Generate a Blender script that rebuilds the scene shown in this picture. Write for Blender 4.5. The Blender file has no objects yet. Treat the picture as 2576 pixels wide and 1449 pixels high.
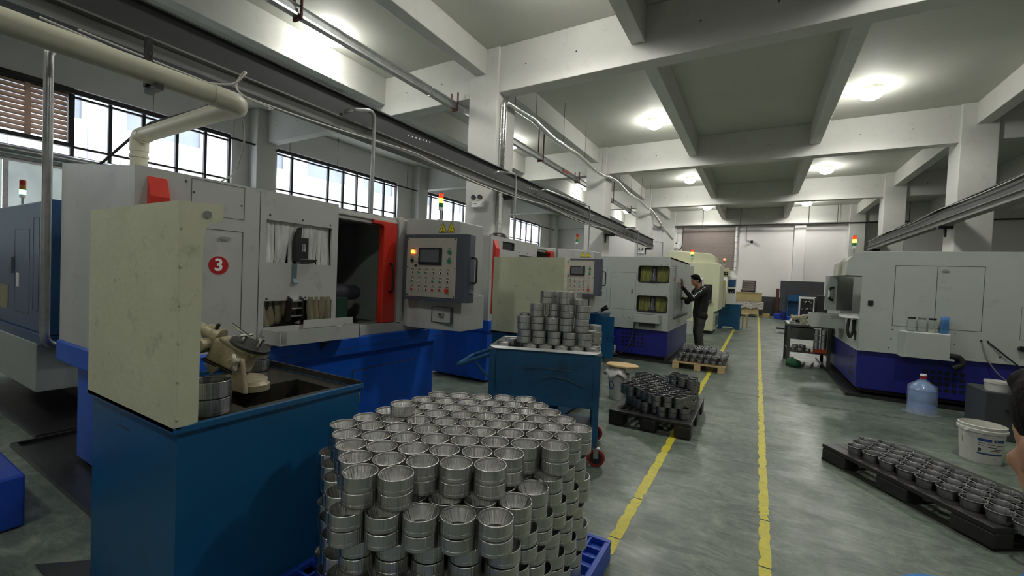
import bpy, bmesh, math, random
from mathutils import Vector, Matrix
random.seed(7)
PI = math.pi
sc = bpy.context.scene
col = sc.collection

# ------------------------------------------------------------------ camera
cam_d = bpy.data.cameras.new('camera'); cam = bpy.data.objects.new('camera', cam_d); col.objects.link(cam)
yaw, pit, rol = math.radians(30.098), math.radians(-1.387), math.radians(2.413)
fw = Vector((-math.sin(yaw)*math.cos(pit), math.cos(yaw)*math.cos(pit), math.sin(pit)))
rt = Vector((math.cos(yaw), math.sin(yaw), 0)); up = rt.cross(fw)
r2 = rt*math.cos(rol) + up*math.sin(rol); u2 = -rt*math.sin(rol) + up*math.cos(rol)
m = Matrix((r2, u2, -fw)).transposed().to_4x4(); m.translation = (0, 0, 1.5)
cam.matrix_world = m
cam_d.sensor_width = 36; cam_d.lens = 36*1065/2576
cam_d.clip_start = .02; cam_d.clip_end = 200
sc.camera = cam
# ------------------------------------------------------------------ view, sky, daylight
sc.view_settings.view_transform = 'Standard'; sc.view_settings.look = 'None'
sc.view_settings.gamma = 1; sc.view_settings.use_curve_mapping = False
sc.view_settings.exposure = 0.1
w = bpy.data.worlds.new('sky'); sc.world = w; w.use_nodes = True
wn = w.node_tree.nodes['Background']; wn.inputs[0].default_value = (.86, .92, 1, 1); wn.inputs[1].default_value = 9.0
def light(name, kind, loc, energy, color=(1, 1, 1), size=.2, size_y=None, rot=None, portal=False):
    d = bpy.data.lights.new(name, kind); d.energy = energy; d.color = color
    if kind == 'AREA':
        d.size = size
        if size_y: d.shape = 'RECTANGLE'; d.size_y = size_y
        if portal: d.cycles.is_portal = True
    elif kind in ('POINT', 'SPOT'):
        d.shadow_soft_size = size
        if kind == 'SPOT': d.spot_size = math.radians(168); d.spot_blend = .35
    o = bpy.data.objects.new(name, d); o.location = loc
    if rot: o.rotation_euler = rot
    col.objects.link(o); return o
LAMPS = [(x, y) for x in (-2.58, 1.89, -6.95) for y in (-1.6, 5.05, 11.65, 18.45, 25.25)]
LAMP_W = 150
for yc, yl in ((-1.0, 4), (4.1, 3.9), (9.8, 4.9), (16, 4.9), (22.7, 4.6)):
    light('daylight_portal', 'AREA', (-12.45, yc, 4.45), 1, size=1.3, size_y=yl, rot=(0, -PI/2, 0), portal=True)

# ------------------------------------------------------------------ materials
def mat(name, c, rough=.5, metal=0, var=0, scale=6, bump=0, bscale=60, dirt=None, dirt_amt=0, dirt_scale=3, spec=.5, stretch=(1, 1, 1), coat=0):
    m = bpy.data.materials.new(name); m.use_nodes = True
    nt = m.node_tree; N = nt.nodes; L = nt.links; b = N['Principled BSDF']
    b.inputs['Base Color'].default_value = (*c, 1); b.inputs['Roughness'].default_value = rough
    b.inputs['Metallic'].default_value = metal; b.inputs['Specular IOR Level'].default_value = spec
    b.inputs['Coat Weight'].default_value = coat
    tc = N.new('ShaderNodeTexCoord'); mp = N.new('ShaderNodeMapping'); mp.inputs['Scale'].default_value = stretch
    L.new(tc.outputs['Object'], mp.inputs[0]); src = None
    if var:
        n = N.new('ShaderNodeTexNoise'); n.inputs['Scale'].default_value = scale; n.inputs['Detail'].default_value = 6; n.inputs['Roughness'].default_value = .6
        L.new(mp.outputs[0], n.inputs['Vector'])
        r = N.new('ShaderNodeValToRGB'); r.color_ramp.elements[0].position = .3; r.color_ramp.elements[1].position = .7
        r.color_ramp.elements[0].color = (*[v*(1-var) for v in c], 1); r.color_ramp.elements[1].color = (*[min(1, v*(1+var)) for v in c], 1)
        L.new(n.outputs['Fac'], r.inputs[0]); src = r.outputs[0]
    if dirt:
        n2 = N.new('ShaderNodeTexNoise'); n2.inputs['Scale'].default_value = dirt_scale; n2.inputs['Detail'].default_value = 9; n2.inputs['Roughness'].default_value = .7
        L.new(mp.outputs[0], n2.inputs['Vector'])
        r2_ = N.new('ShaderNodeValToRGB'); r2_.color_ramp.elements[0].position = .56; r2_.color_ramp.elements[1].position = .72
        r2_.color_ramp.elements[0].color = (0, 0, 0, 1); r2_.color_ramp.elements[1].color = (dirt_amt,)*3+(1,)
        L.new(n2.outputs['Fac'], r2_.inputs[0])
        mx = N.new('ShaderNodeMix'); mx.data_type = 'RGBA'; L.new(r2_.outputs[0], mx.inputs[0])
        if src: L.new(src, mx.inputs[6])
        else: mx.inputs[6].default_value = (*c, 1)
        mx.inputs[7].default_value = (*dirt, 1); src = mx.outputs[2]
    if src: L.new(src, b.inputs['Base Color'])
    if bump:
        n3 = N.new('ShaderNodeTexNoise'); n3.inputs['Scale'].default_value = bscale; n3.inputs['Detail'].default_value = 4
        L.new(mp.outputs[0], n3.inputs['Vector'])
        bp = N.new('ShaderNodeBump'); bp.inputs['Strength'].default_value = bump; bp.inputs['Distance'].default_value = .01
        L.new(n3.outputs['Fac'], bp.inputs['Height']); L.new(bp.outputs[0], b.inputs['Normal'])
    return m
def emis(name, c, s):
    m = bpy.data.materials.new(name); m.use_nodes = True; N = m.node_tree.nodes; b = N['Principled BSDF']
    b.inputs['Base Color'].default_value = (*c, 1); b.inputs['Emission Color'].default_value = (*c, 1); b.inputs['Emission Strength'].default_value = s
    return m
def glassy(name, c, a=.15, rough=.05):
    m = bpy.data.materials.new(name); m.use_nodes = True; nt = m.node_tree; N = nt.nodes; N.remove(N['Principled BSDF'])
    t = N.new('ShaderNodeBsdfTransparent'); t.inputs[0].default_value = (*c, 1)
    g = N.new('ShaderNodeBsdfPrincipled'); g.inputs['Base Color'].default_value = (*c, 1); g.inputs['Roughness'].default_value = rough
    x = N.new('ShaderNodeMixShader'); x.inputs[0].default_value = a
    nt.links.new(t.outputs[0], x.inputs[1]); nt.links.new(g.outputs[0], x.inputs[2]); nt.links.new(x.outputs[0], N['Material Output'].inputs[0])
    return m
def steel(name, c, rough, aniso=1.0, chat=.75, var=.12):
    """turned steel: highlight drawn out along the axis, fine chatter that varies round the ring only"""
    m = mat(name, c, rough, 1); nt = m.node_tree; N = nt.nodes; L = nt.links; b = N['Principled BSDF']
    b.inputs['Anisotropic'].default_value = aniso; b.inputs['Anisotropic Rotation'].default_value = .25
    t = N.new('ShaderNodeTangent'); t.direction_type = 'RADIAL'; t.axis = 'Z'; L.new(t.outputs[0], b.inputs['Tangent'])
    tc = N.new('ShaderNodeTexCoord'); oi = N.new('ShaderNodeObjectInfo')
    vm = N.new('ShaderNodeVectorMath'); vm.operation = 'MULTIPLY'; vm.inputs[1].default_value = (1, 1, 0)
    nm = N.new('ShaderNodeVectorMath'); nm.operation = 'NORMALIZE'
    ad = N.new('ShaderNodeVectorMath'); ad.operation = 'ADD'
    L.new(tc.outputs['Object'], vm.inputs[0]); L.new(vm.outputs[0], nm.inputs[0]); L.new(nm.outputs[0], ad.inputs[0])
    cb_ = N.new('ShaderNodeCombineXYZ'); ml = N.new('ShaderNodeMath'); ml.operation = 'MULTIPLY'; ml.inputs[1].default_value = 50
    L.new(oi.outputs['Random'], ml.inputs[0]); L.new(ml.outputs[0], cb_.inputs[2]); L.new(cb_.outputs[0], ad.inputs[1])
    n = N.new('ShaderNodeTexNoise'); n.inputs['Scale'].default_value = 6; n.inputs['Detail'].default_value = 3; n.inputs['Roughness'].default_value = .6
    L.new(ad.outputs[0], n.inputs['Vector'])
    bp = N.new('ShaderNodeBump'); bp.inputs['Strength'].default_value = chat; bp.inputs['Distance'].default_value = .006
    L.new(n.outputs['Fac'], bp.inputs['Height']); L.new(bp.outputs[0], b.inputs['Normal'])
    return m
ORD = ['first', 'second', 'third', 'fourth', 'fifth', 'sixth', 'seventh', 'eighth', 'ninth', 'tenth', 'eleventh', 'twelfth']
MT = {}
MT['white'] = mat('painted_concrete', (.64, .64, .60), .7, var=.05, scale=1.2, bump=.25, bscale=25, dirt=(.35, .34, .3), dirt_amt=.25, dirt_scale=4)
MT['white2'] = mat('wall_paint', (.80, .775, .76), .7, var=.04, scale=.8, bump=.15, bscale=20)
MT['slab'] = mat('slab_paint', (.52, .53, .47), .7, var=.06, scale=.7, bump=.3, bscale=12)
MT['dgrey'] = mat('dark_grey_paint', (.045, .05, .055), .5, var=.15, scale=3)
MT['grey'] = mat('light_grey_enamel', (.49, .50, .48), .42, var=.03, scale=2, dirt=(.2, .19, .16), dirt_amt=.35, dirt_scale=7, bump=.05, bscale=150)
MT['grey5'] = mat('green_grey_enamel', (.42, .455, .425), .42, var=.04, scale=2, dirt=(.2, .2, .16), dirt_amt=.35, dirt_scale=6)
MT['blue'] = mat('blue_enamel', (.006, .10, .58), .4, var=.05, scale=3)
MT['violet'] = mat('deep_blue_enamel', (.012, .016, .19), .4, var=.08, scale=3, dirt=(.01, .01, .05), dirt_amt=.5)
MT['navy'] = mat('navy_enamel', (.02, .075, .19), .35, var=.1, scale=2)
MT['teal'] = mat('teal_blue_enamel', (.008, .10, .24), .38, var=.08, scale=2, dirt=(.02, .05, .07), dirt_amt=.5, dirt_scale=3)
MT['teal2'] = mat('worn_teal_enamel', (.012, .085, .19), .5, var=.25, scale=2.5, dirt=(.025, .035, .035), dirt_amt=.95, dirt_scale=3.5)
MT['cream'] = mat('pale_green_enamel', (.63, .655, .47), .5, var=.07, scale=3, dirt=(.22, .24, .17), dirt_amt=.6, dirt_scale=8, bump=.2, bscale=30)
MT['cream2'] = mat('cream_enamel', (.66, .68, .46), .45, var=.04, scale=2)
MT['pale'] = mat('pale_cream_enamel', (.52, .54, .46), .45)
MT['red'] = mat('red_enamel', (.62, .035, .02), .35, var=.05, scale=5)
MT['dred'] = mat('red_signage', (.45, .006, .012), .5)
MT['whitep'] = mat('white_print', (.9, .9, .9), .5)
MT['black'] = mat('black_plastic', (.012, .012, .013), .4)
MT['dark'] = mat('dark_interior', (.09, .09, .085), .6, var=.2, scale=4)
MT['dark2'] = mat('oily_black_steel', (.018, .018, .018), .35, var=.3, scale=5, bump=.2)
MT['oiltop'] = mat('oily_steel_top', (.06, .058, .05), .28, .5, var=.4, scale=6, bump=.15, bscale=30)
MT['gunmetal'] = mat('slate_enamel', (.075, .082, .11), .42, var=.05)
MT['plate'] = mat('brushed_face_plate', (.50, .48, .41), .42, .35, var=.05, scale=40, dirt=(.25, .24, .2), dirt_amt=.25, dirt_scale=9)
MT['screen'] = mat('lcd_screen', (.11, .12, .13), .25)
MT['galv'] = mat('galvanised_steel', (.45, .46, .46), .32, .9, var=.18, scale=9, bump=.1)
MT['railgrey'] = mat('rail_grey', (.028, .03, .031), .6, 0, var=.15, scale=6, stretch=(1, .15, 1))
MT['alum'] = mat('aluminium_rail', (.16, .16, .155), .5, .4, var=.35, scale=30, stretch=(1, .05, 1))
MT['foil'] = mat('foil_lagging', (.75, .75, .73), .25, 1, var=.1, scale=20, bump=.9, bscale=28)
MT['duct'] = mat('cream_pvc_pipe', (.58, .57, .45), .38, var=.04, scale=3, dirt=(.35, .32, .2), dirt_amt=.3)
MT['pcable'] = mat('cream_cable', (.55, .55, .5), .5)
MT['rust'] = mat('rusty_bracket', (.12, .04, .03), .6, .2, var=.3, scale=12)
MT['frame'] = mat('dark_window_frame', (.022, .02, .02), .5)
MT['glass'] = glassy('window_glass', (.97, .98, 1), .08)
MT['louvre'] = mat('louvre_slat', (.42, .31, .25), .5, .2, var=.12, scale=3)
MT['facade'] = mat('facade_panel', (.62, .62, .60), .7, var=.03)
MT['facglass'] = mat('facade_window', (.12, .135, .15), .2, var=.2, scale=1)
MT['strip'] = mat('pvc_strip', (.82, .82, .80), .35, .1, var=.3, scale=20, stretch=(1, 1, .2), dirt=(.15, .14, .11), dirt_amt=.6, dirt_scale=14)
MT['stripd'] = mat('oily_pvc_strip', (.22, .19, .12), .35, var=.35, scale=20, stretch=(1, 1, .2))
MT['stripy'] = mat('yellow_pvc_strip', (.20, .205, .06), .3, var=.45, scale=25, stretch=(1, 1, .1))
MT['btn_g'] = mat('green_button', (.02, .22, .12), .3); MT['btn_r'] = mat('red_button', (.5, .01, .015), .3)
MT['btn_w'] = mat('white_button_ring', (.75, .75, .72), .3, .3); MT['btn_k'] = mat('black_knob', (.02, .02, .022), .3)
MT['glow_o'] = emis('lit_orange_button', (1, .22, .02), 6)
MT['yellow'] = mat('warning_yellow', (.8, .68, .02), .45)
MT['lr'] = emis('tower_red', (.9, .05, .01), .9); MT['ly'] = emis('tower_amber_lit', (1, .55, .03), 9); MT['lg'] = mat('tower_green', (.03, .28, .1), .2)
MT['lro'] = mat('tower_red_unlit', (.45, .03, .01), .2); MT['lyo'] = mat('tower_amber_unlit', (.5, .2, .02), .2); MT['lgl'] = emis('tower_green_lit', (.15, 1, .4), 7)
MT['lrl'] = emis('tower_red_lit', (1, .1, .05), 7)
MT['lamp'] = emis('lamp_globe', (1, 1, .95), 30)
MT['steel'] = steel('turned_steel', (.64, .64, .63), .22)
MT['steeld'] = steel('ground_dark_steel', (.32, .32, .33), .24)
MT['steelin'] = steel('dark_bore_steel', (.08, .08, .09), .35)
MT['chrome'] = mat('chrome', (.75, .75, .75), .15, 1)
MT['plasblk'] = mat('black_pallet_plastic', (.022, .021, .02), .45, var=.3, scale=8, bump=.15)
MT['plasblue'] = mat('blue_pallet_plastic', (.01, .06, .42), .4, var=.08)
MT['pine'] = mat('pine_board', (.55, .40, .20), .6, var=.2, scale=8, stretch=(.3, 2, 2))
MT['ply'] = mat('plywood', (.62, .50, .25), .6, var=.12, scale=3)
MT['wrap'] = mat('plastic_wrap', (.62, .58, .50), .2, var=.25, scale=9, bump=1, bscale=8)
MT['card'] = mat('cardboard', (.62, .44, .22), .7, var=.1, scale=8)
MT['pail'] = mat('white_pail', (.62, .62, .58), .4, var=.06, scale=6, dirt=(.15, .15, .12), dirt_amt=.5, dirt_scale=8)
MT['sludge'] = mat('pail_contents', (.42, .42, .28), .5, var=.2, scale=10)
MT['jug'] = mat('blue_water_jug', (.14, .26, .50), .15, var=.15, scale=10, bump=.5, bscale=14)
MT['bag'] = glassy('clear_bag', (.86, .92, .98), .2, .15)
MT['jar'] = glassy('clear_jar', (.85, .88, .86), .22, .1)
MT['bluecan'] = mat('blue_carton', (.05, .16, .36), .3, var=.2, scale=12); MT['bluecap'] = mat('light_blue_cap', (.12, .3, .7), .3)
MT['skin'] = mat('skin', (.42, .22, .13), .5, var=.08, scale=8); MT['hair'] = mat('hair', (.006, .005, .005), .85, bump=.35, bscale=90, spec=.12)
MT['hoodie'] = mat('black_hoodie', (.009, .009, .010), .8, bump=.3, bscale=25); MT['jeans'] = mat('dark_jeans', (.065, .066, .066), .8, var=.35, scale=9, bump=.5, bscale=18)
MT['shirt'] = mat('blue_shirt', (.03, .20, .55), .8, bump=.3)
MT['tape'] = mat('yellow_floor_tape', (.62, .55, .04), .5, var=.12, scale=14, dirt=(.20, .23, .14), dirt_amt=1.0, dirt_scale=22)
MT['casting'] = mat('beige_casting', (.34, .30, .20), .45, .15, var=.2, scale=14, dirt=(.08, .07, .04), dirt_amt=.7, dirt_scale=10, bump=.3, bscale=60)
MT['taupe'] = mat('shutter_paint', (.27, .22, .20), .6, var=.05)
MT['rubber'] = mat('black_rubber', (.015, .015, .015), .6); MT['wheelred'] = mat('red_wheel', (.28, .02, .02), .5)
MT['board'] = mat('slate_board', (.085, .085, .095), .5, var=.3, scale=2)
MT['green'] = mat('green_rag', (.03, .13, .06), .7); MT['orange'] = mat('orange_bin', (.45, .07, .02), .5)
MT['stain'] = mat('drip_stain_blue', (.10, .16, .18), .5); MT['print'] = mat('small_print', (.06, .06, .06), .6); MT['pblue'] = mat('print_blue', (.02, .07, .25), .5)
MT['bench'] = mat('bench_green_grey', (.06, .065, .06), .5, var=.2, scale=5); MT['greend'] = mat('dark_green_enamel', (.02, .06, .045), .4)
MT['lime'] = mat('pale_spray_edge', (.50, .54, .36), .5)
m_ = MT['louvre']; nt_ = m_.node_tree; tl = nt_.nodes.new('ShaderNodeBsdfTranslucent'); tl.inputs[0].default_value = (.72, .60, .50, 1)
mx_ = nt_.nodes.new('ShaderNodeMixShader'); mx_.inputs[0].default_value = .28
nt_.links.new(nt_.nodes['Principled BSDF'].outputs[0], mx_.inputs[1]); nt_.links.new(tl.outputs[0], mx_.inputs[2]); nt_.links.new(mx_.outputs[0], nt_.nodes['Material Output'].inputs[0])
# floor: worn green-grey paint with trolley streaks
f = mat('worn_green_floor', (.2, .25, .21), .38); nt = f.node_tree; N = nt.nodes; L = nt.links; b = N['Principled BSDF']
tc = N.new('ShaderNodeTexCoord')
def noise(scale, detail, stretch, rough=.65, dist=0):
    mp = N.new('ShaderNodeMapping'); mp.inputs['Scale'].default_value = stretch; L.new(tc.outputs['Object'], mp.inputs[0])
    n = N.new('ShaderNodeTexNoise'); n.inputs['Scale'].default_value = scale; n.inputs['Detail'].default_value = detail
    n.inputs['Roughness'].default_value = rough; n.inputs['Distortion'].default_value = dist; L.new(mp.outputs[0], n.inputs['Vector']); return n.outputs['Fac']
def ramp(s, p0, p1, c0, c1):
    r = N.new('ShaderNodeValToRGB'); r.color_ramp.elements[0].position = p0; r.color_ramp.elements[1].position = p1
    r.color_ramp.elements[0].color = (*c0, 1); r.color_ramp.elements[1].color = (*c1, 1); L.new(s, r.inputs[0]); return r.outputs[0]
def mix(fac, a_, b_, mode='MIX'):
    x = N.new('ShaderNodeMix'); x.data_type = 'RGBA'; x.blend_type = mode
    if isinstance(fac, float): x.inputs[0].default_value = fac
    else: L.new(fac, x.inputs[0])
    L.new(a_, x.inputs[6]); L.new(b_, x.inputs[7]); return x.outputs[2]
base = ramp(noise(1.3, 8, (1, 1, 1), .7, .6), .32, .68, (.10, .135, .115), (.25, .29, .245))
str_ = ramp(noise(4, 10, (.8, 1.9, 1), .78, 1.8), .38, .66, (.5, .53, .5), (1.25, 1.22, 1.15))
fin_ = ramp(noise(22, 6, (1, 1, 1), .7), .4, .75, (.85, .85, .85), (1.12, 1.12, 1.1))
c_ = mix(1.0, base, str_, 'MULTIPLY'); c_ = mix(1.0, c_, fin_, 'MULTIPLY'); L.new(c_, b.inputs['Base Color'])
rr = ramp(noise(3, 8, (1, 1, 1)), .3, .7, (.3, .3, .3), (.55, .55, .55)); L.new(rr, b.inputs['Roughness'])
MT['floor'] = f

# ------------------------------------------------------------------ geometry helpers
class B:
    def __init__(s): s.bm = bmesh.new()
    def poly(s, vs, fs):
        v = [s.bm.verts.new(p) for p in vs]
        for f_ in fs:
            try: s.bm.faces.new([v[i] for i in f_])
            except ValueError: pass
        return s
    def box(s, x0, x1, y0, y1, z0, z1):
        if x0 > x1: x0, x1 = x1, x0
        if y0 > y1: y0, y1 = y1, y0
        if z0 > z1: z0, z1 = z1, z0
        return s.poly([(x0, y0, z0), (x1, y0, z0), (x1, y1, z0), (x0, y1, z0), (x0, y0, z1), (x1, y0, z1), (x1, y1, z1), (x0, y1, z1)],
                      [(0, 3, 2, 1), (4, 5, 6, 7), (0, 1, 5, 4), (1, 2, 6, 5), (2, 3, 7, 6), (3, 0, 4, 7)])
    def prism(s, pts, a, b_, ax='z'):
        """pts 2-D outline, extruded along ax from a to b_.  z: (x,y)  y: (x,z)  x: (y,z)"""
        def P(p, h): return {'z': (p[0], p[1], h), 'y': (p[0], h, p[1]), 'x': (h, p[0], p[1])}[ax]
        n = len(pts)
        s.poly([P(p, a) for p in pts]+[P(p, b_) for p in pts], [tuple(range(n))[::-1], tuple(range(n, 2*n))]+[(i, (i+1) % n, n+(i+1) % n, n+i) for i in range(n)])
        return s
    def lathe(s, prof, c=(0, 0, 0), n=24, ax='z', closed=False):
        vs = []; fs = []; k = len(prof)
        for i in range(n):
            a = 2*PI*i/n
            for r, h in prof:
                x, y = r*math.cos(a), r*math.sin(a)
                p = {'z': (x, y, h), 'y': (x, h, y), 'x': (h, x, y)}[ax]
                vs.append((p[0]+c[0], p[1]+c[1], p[2]+c[2]))
        for i in range(n):
            j = (i+1) % n
            for q in range(k if closed else k-1):
                q2 = (q+1) % k
                fs.append((i*k+q, j*k+q, j*k+q2, i*k+q2))
        if not closed:
            if prof[0][0] > 1e-5: fs.append(tuple(i*k for i in range(n))[::-1])
            if prof[-1][0] > 1e-5: fs.append(tuple(i*k+k-1 for i in range(n)))
        s.poly(vs, fs); return s
    def cyl(s, p0, p1, r0, r1=None, n=14):
        p0, p1 = Vector(p0), Vector(p1); r1 = r0 if r1 is None else r1
        d = (p1-p0).normalized(); u = d.orthogonal().normalized(); v = d.cross(u)
        vs = [p+(u*math.cos(2*PI*i/n)+v*math.sin(2*PI*i/n))*r for p, r in ((p0, r0), (p1, r1)) for i in range(n)]
        s.poly(vs, [tuple(range(n))[::-1], tuple(range(n, 2*n))]+[(i, (i+1) % n, n+(i+1) % n, n+i) for i in range(n)]); return s
    def tube(s, pts, r, n=10, rs=None):
        pts = [Vector(p) for p in pts]; vs = []; fs = []; u = None; k = len(pts)
        for i, p in enumerate(pts):
            d = (pts[min(i+1, k-1)]-pts[max(i-1, 0)]).normalized()
            if u is None: u = d.orthogonal().normalized()
            else: u = (u-d*u.dot(d)).normalized()
            v = d.cross(u); rr_ = rs[i] if rs else r
            vs += [p+(u*math.cos(2*PI*j/n)+v*math.sin(2*PI*j/n))*rr_ for j in range(n)]
        for i in range(k-1):
            for j in range(n): fs.append((i*n+j, i*n+(j+1) % n, (i+1)*n+(j+1) % n, (i+1)*n+j))
        fs += [tuple(range(n))[::-1], tuple(range((k-1)*n, k*n))]; s.poly(vs, fs); return s
    def ball(s, c, r, n=12, sc_=(1, 1, 1)):
        pr = [(max(r*math.sin(PI*i/n), 0), -r*math.cos(PI*i/n)) for i in range(n+1)]
        pr[0] = (0, -r); pr[-1] = (0, r)
        vs0 = len(s.bm.verts); s.lathe(pr, (0, 0, 0), n*2)
        s.bm.verts.ensure_lookup_table()
        for v in list(s.bm.verts)[vs0:]: v.co = Vector((v.co.x*sc_[0]+c[0], v.co.y*sc_[1]+c[1], v.co.z*sc_[2]+c[2]))
        return s
    def holes(s, ax, p, t, a0, a1, z0, z1, hs):
        """wall slab with rectangular holes; ax 'x' : plane x=p..p+t spanning y ; ax 'y': plane y"""
        A = sorted({a0, a1, *[h[0] for h in hs], *[h[1] for h in hs]}); Z = sorted({z0, z1, *[h[2] for h in hs], *[h[3] for h in hs]})
        A = [a for a in A if a0 <= a <= a1]; Z = [z for z in Z if z0 <= z <= z1]
        def solid(i, j):
            if i < 0 or j < 0 or i >= len(A)-1 or j >= len(Z)-1: return False
            a, z = (A[i]+A[i+1])/2, (Z[j]+Z[j+1])/2
            return not any(h[0] < a < h[1] and h[2] < z < h[3] for h in hs)
        def P(a, q, z): return (q, a, z) if ax == 'x' else (a, q, z)
        for i in range(len(A)-1):
            for j in range(len(Z)-1):
                if not solid(i, j): continue
                a, a_, z, z_ = A[i], A[i+1], Z[j], Z[j+1]
                for q in (p, p+t): s.poly([P(a, q, z), P(a_, q, z), P(a_, q, z_), P(a, q, z_)], [(0, 1, 2, 3)])
                if not solid(i-1, j): s.poly([P(a, p, z), P(a, p+t, z), P(a, p+t, z_), P(a, p, z_)], [(0, 1, 2, 3)])
                if not solid(i+1, j): s.poly([P(a_, p, z), P(a_, p+t, z), P(a_, p+t, z_), P(a_, p, z_)], [(0, 1, 2, 3)])
                if not solid(i, j-1): s.poly([P(a, p, z), P(a, p+t, z), P(a_, p+t, z), P(a_, p, z)], [(0, 1, 2, 3)])
                if not solid(i, j+1): s.poly([P(a, p, z_), P(a, p+t, z_), P(a_, p+t, z_), P(a_, p, z_)], [(0, 1, 2, 3)])
        bmesh.ops.remove_doubles(s.bm, verts=s.bm.verts, dist=1e-5)
        return s
def root_loc(p):
    v = Vector((0, 0, 0))
    while p is not None: v += p.location; p = p.parent
    return v
def obj(name, b_, m, parent=None, bev=0, smooth=False, world=True, loc=None, label=None, tris=False):
    me = bpy.data.meshes.new(name)
    bm = b_.bm
    bmesh.ops.recalc_face_normals(bm, faces=bm.faces)
    if world and parent is not None:
        bmesh.ops.translate(bm, verts=bm.verts, vec=-root_loc(parent))
    if loc is not None and world:
        off = Vector(loc)-(root_loc(parent) if parent else Vector())
        bmesh.ops.translate(bm, verts=bm.verts, vec=-off)
    bm.to_mesh(me); bm.free()
    if isinstance(m, str): m = MT[m]
    me.materials.append(m)
    o = bpy.data.objects.new(name, me); col.objects.link(o)
    if parent is not None: o.parent = parent
    if loc is not None: o.location = (Vector(loc)-(root_loc(parent) if parent else Vector())) if world else loc
    if smooth:
        for p in me.polygons: p.use_smooth = True
        if smooth != 'all':
            me.set_sharp_from_angle(angle=math.radians(35))
    if bev:
        md = o.modifiers.new('bevel', 'BEVEL'); md.width = bev; md.segments = 2; md.limit_method = 'ANGLE'; md.angle_limit = .6
    if label: o['label'] = label
    return o
def thing(name, label, cat, loc=(0, 0, 0), group=None, rot=0):
    o = bpy.data.objects.new(name, None); o.empty_display_size = .1; col.objects.link(o); o.location = loc; o.rotation_euler = (0, 0, rot)
    o['label'] = label; o['category'] = cat
    if group: o['group'] = group
    return o
def tag(o, label, cat, group=None, kind=None):
    o['label'] = label; o['category'] = cat
    if group: o['group'] = group
    if kind: o['kind'] = kind
    return o
def struct(name, b_, m, parent=None, **k):
    o = obj(name, b_, m, parent, **k)
    if parent is None: o['kind'] = 'structure'
    return o
def copy_tree(o, parent=None):
    c = o.copy(); col.objects.link(c); c.parent = parent
    for ch in list(o.children): copy_tree(ch, c)
    return c
def bx(*a): return B().box(*a)
def arc(c, r, a0, a1, n=6): return [(c[0]+r*math.cos(a0+(a1-a0)*i/n), c[1]+r*math.sin(a0+(a1-a0)*i/n)) for i in range(n+1)]
def bend(p, n=6):
    """smooth polyline: replace inner corners by short quadratic arcs"""
    p = [Vector(q) for q in p]; out = [p[0]]
    for i in range(1, len(p)-1):
        a, b_, c = p[i-1], p[i], p[i+1]; d = min((a-b_).length, (c-b_).length)*.45
        s_ = b_+(a-b_).normalized()*d; e = b_+(c-b_).normalized()*d
        out += [s_*(1-t)**2+b_*2*t*(1-t)+e*t*t for t in [k/n for k in range(n+1)]]
    return out+[p[-1]]
def bend_r(p, R, n=5):
    p = [Vector(q) for q in p]; out = [p[0]]
    for i in range(1, len(p)-1):
        a, b_, c = p[i-1], p[i], p[i+1]; d = min(R, (a-b_).length*.48, (c-b_).length*.48)
        s_ = b_+(a-b_).normalized()*d; e = b_+(c-b_).normalized()*d
        out += [s_*(1-t)**2+b_*2*t*(1-t)+e*t*t for t in [k/n for k in range(n+1)]]
    return out+[p[-1]]

# ================================================================== the building
XL, XR, YB, YF, ZC = -12.5, 12.0, -8.0, 27.2, 5.86
fl = struct('floor', bx(XL-.3, XR+.3, YB-.3, YF+.3, -.1, 0), 'floor')
struct('ground', bx(-30, XL-.3, -20, 45, -.3, -.1), 'white2')
struct('ceiling', bx(XL-.3, XR+.3, YB-.3, YF+.3, ZC, ZC+.2), 'slab')
# yellow tapes on the floor, with ragged worn edges
def tape(xc, w_, y0, y1, skip):
    b_ = B(); y = y0; rnd = random.Random(3); L0, R0 = xc-w_/2, xc+w_/2
    while y < y1:
        st = rnd.uniform(.01, .09) if y < 10 else .3
        if y < 10 and rnd.random() < .04: y += .012
        L1 = xc-w_/2+(rnd.choice([0, 0, 0, .002, .005, .012]) if y < 10 else 0); R1 = xc+w_/2-(rnd.choice([0, 0, 0, .002, .005, .014]) if y < 10 else 0)
        b_.poly([(L0, y, .0022), (R0, y, .0022), (R1, y+st, .0022), (L1, y+st, .0022)], [(0, 1, 2, 3)])
        L0, R0 = L1, R1; y += st
    return b_
struct('floor_marking', tape(.108, .062, 1.4, 24.8, []), 'tape')
struct('floor_marking', tape(-.652, .07, 1.2, 17.0, []), 'tape')
struct('floor_joint', bx(-.45, 4.0, 6.78, 6.79, .0, .0012), 'dark2')
struct('floor_joint', bx(-12, 12, 13.4, 13.412, .0, .0012), 'dgrey')
# walls
WIN = [(-3.0, 1.0), (2.0, 6.12), (7.36, 12.24), (13.55, 18.5), (20.4, 25.0)]
wl = struct('wall_left', B().holes('x', XL-.28, .28, YB, YF, 0, ZC, [(a, c, 3.62, 5.06) for a, c in WIN]+[(-1.5, 3.2, 1.5, 3.42)]), 'white2')
struct('wall_far', bx(XL, XR, YF, YF+.25, 0, ZC), 'white2')
struct('wall_right', bx(XR, XR+.25, YB, YF, 0, ZC), 'white2')
struct('wall_near', bx(XL, XR, YB-.25, YB, 0, ZC), 'white2')
struct('baseboard_far', bx(-2.6, 3.7, YF-.025, YF, 0, 1.05), 'dgrey')
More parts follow.
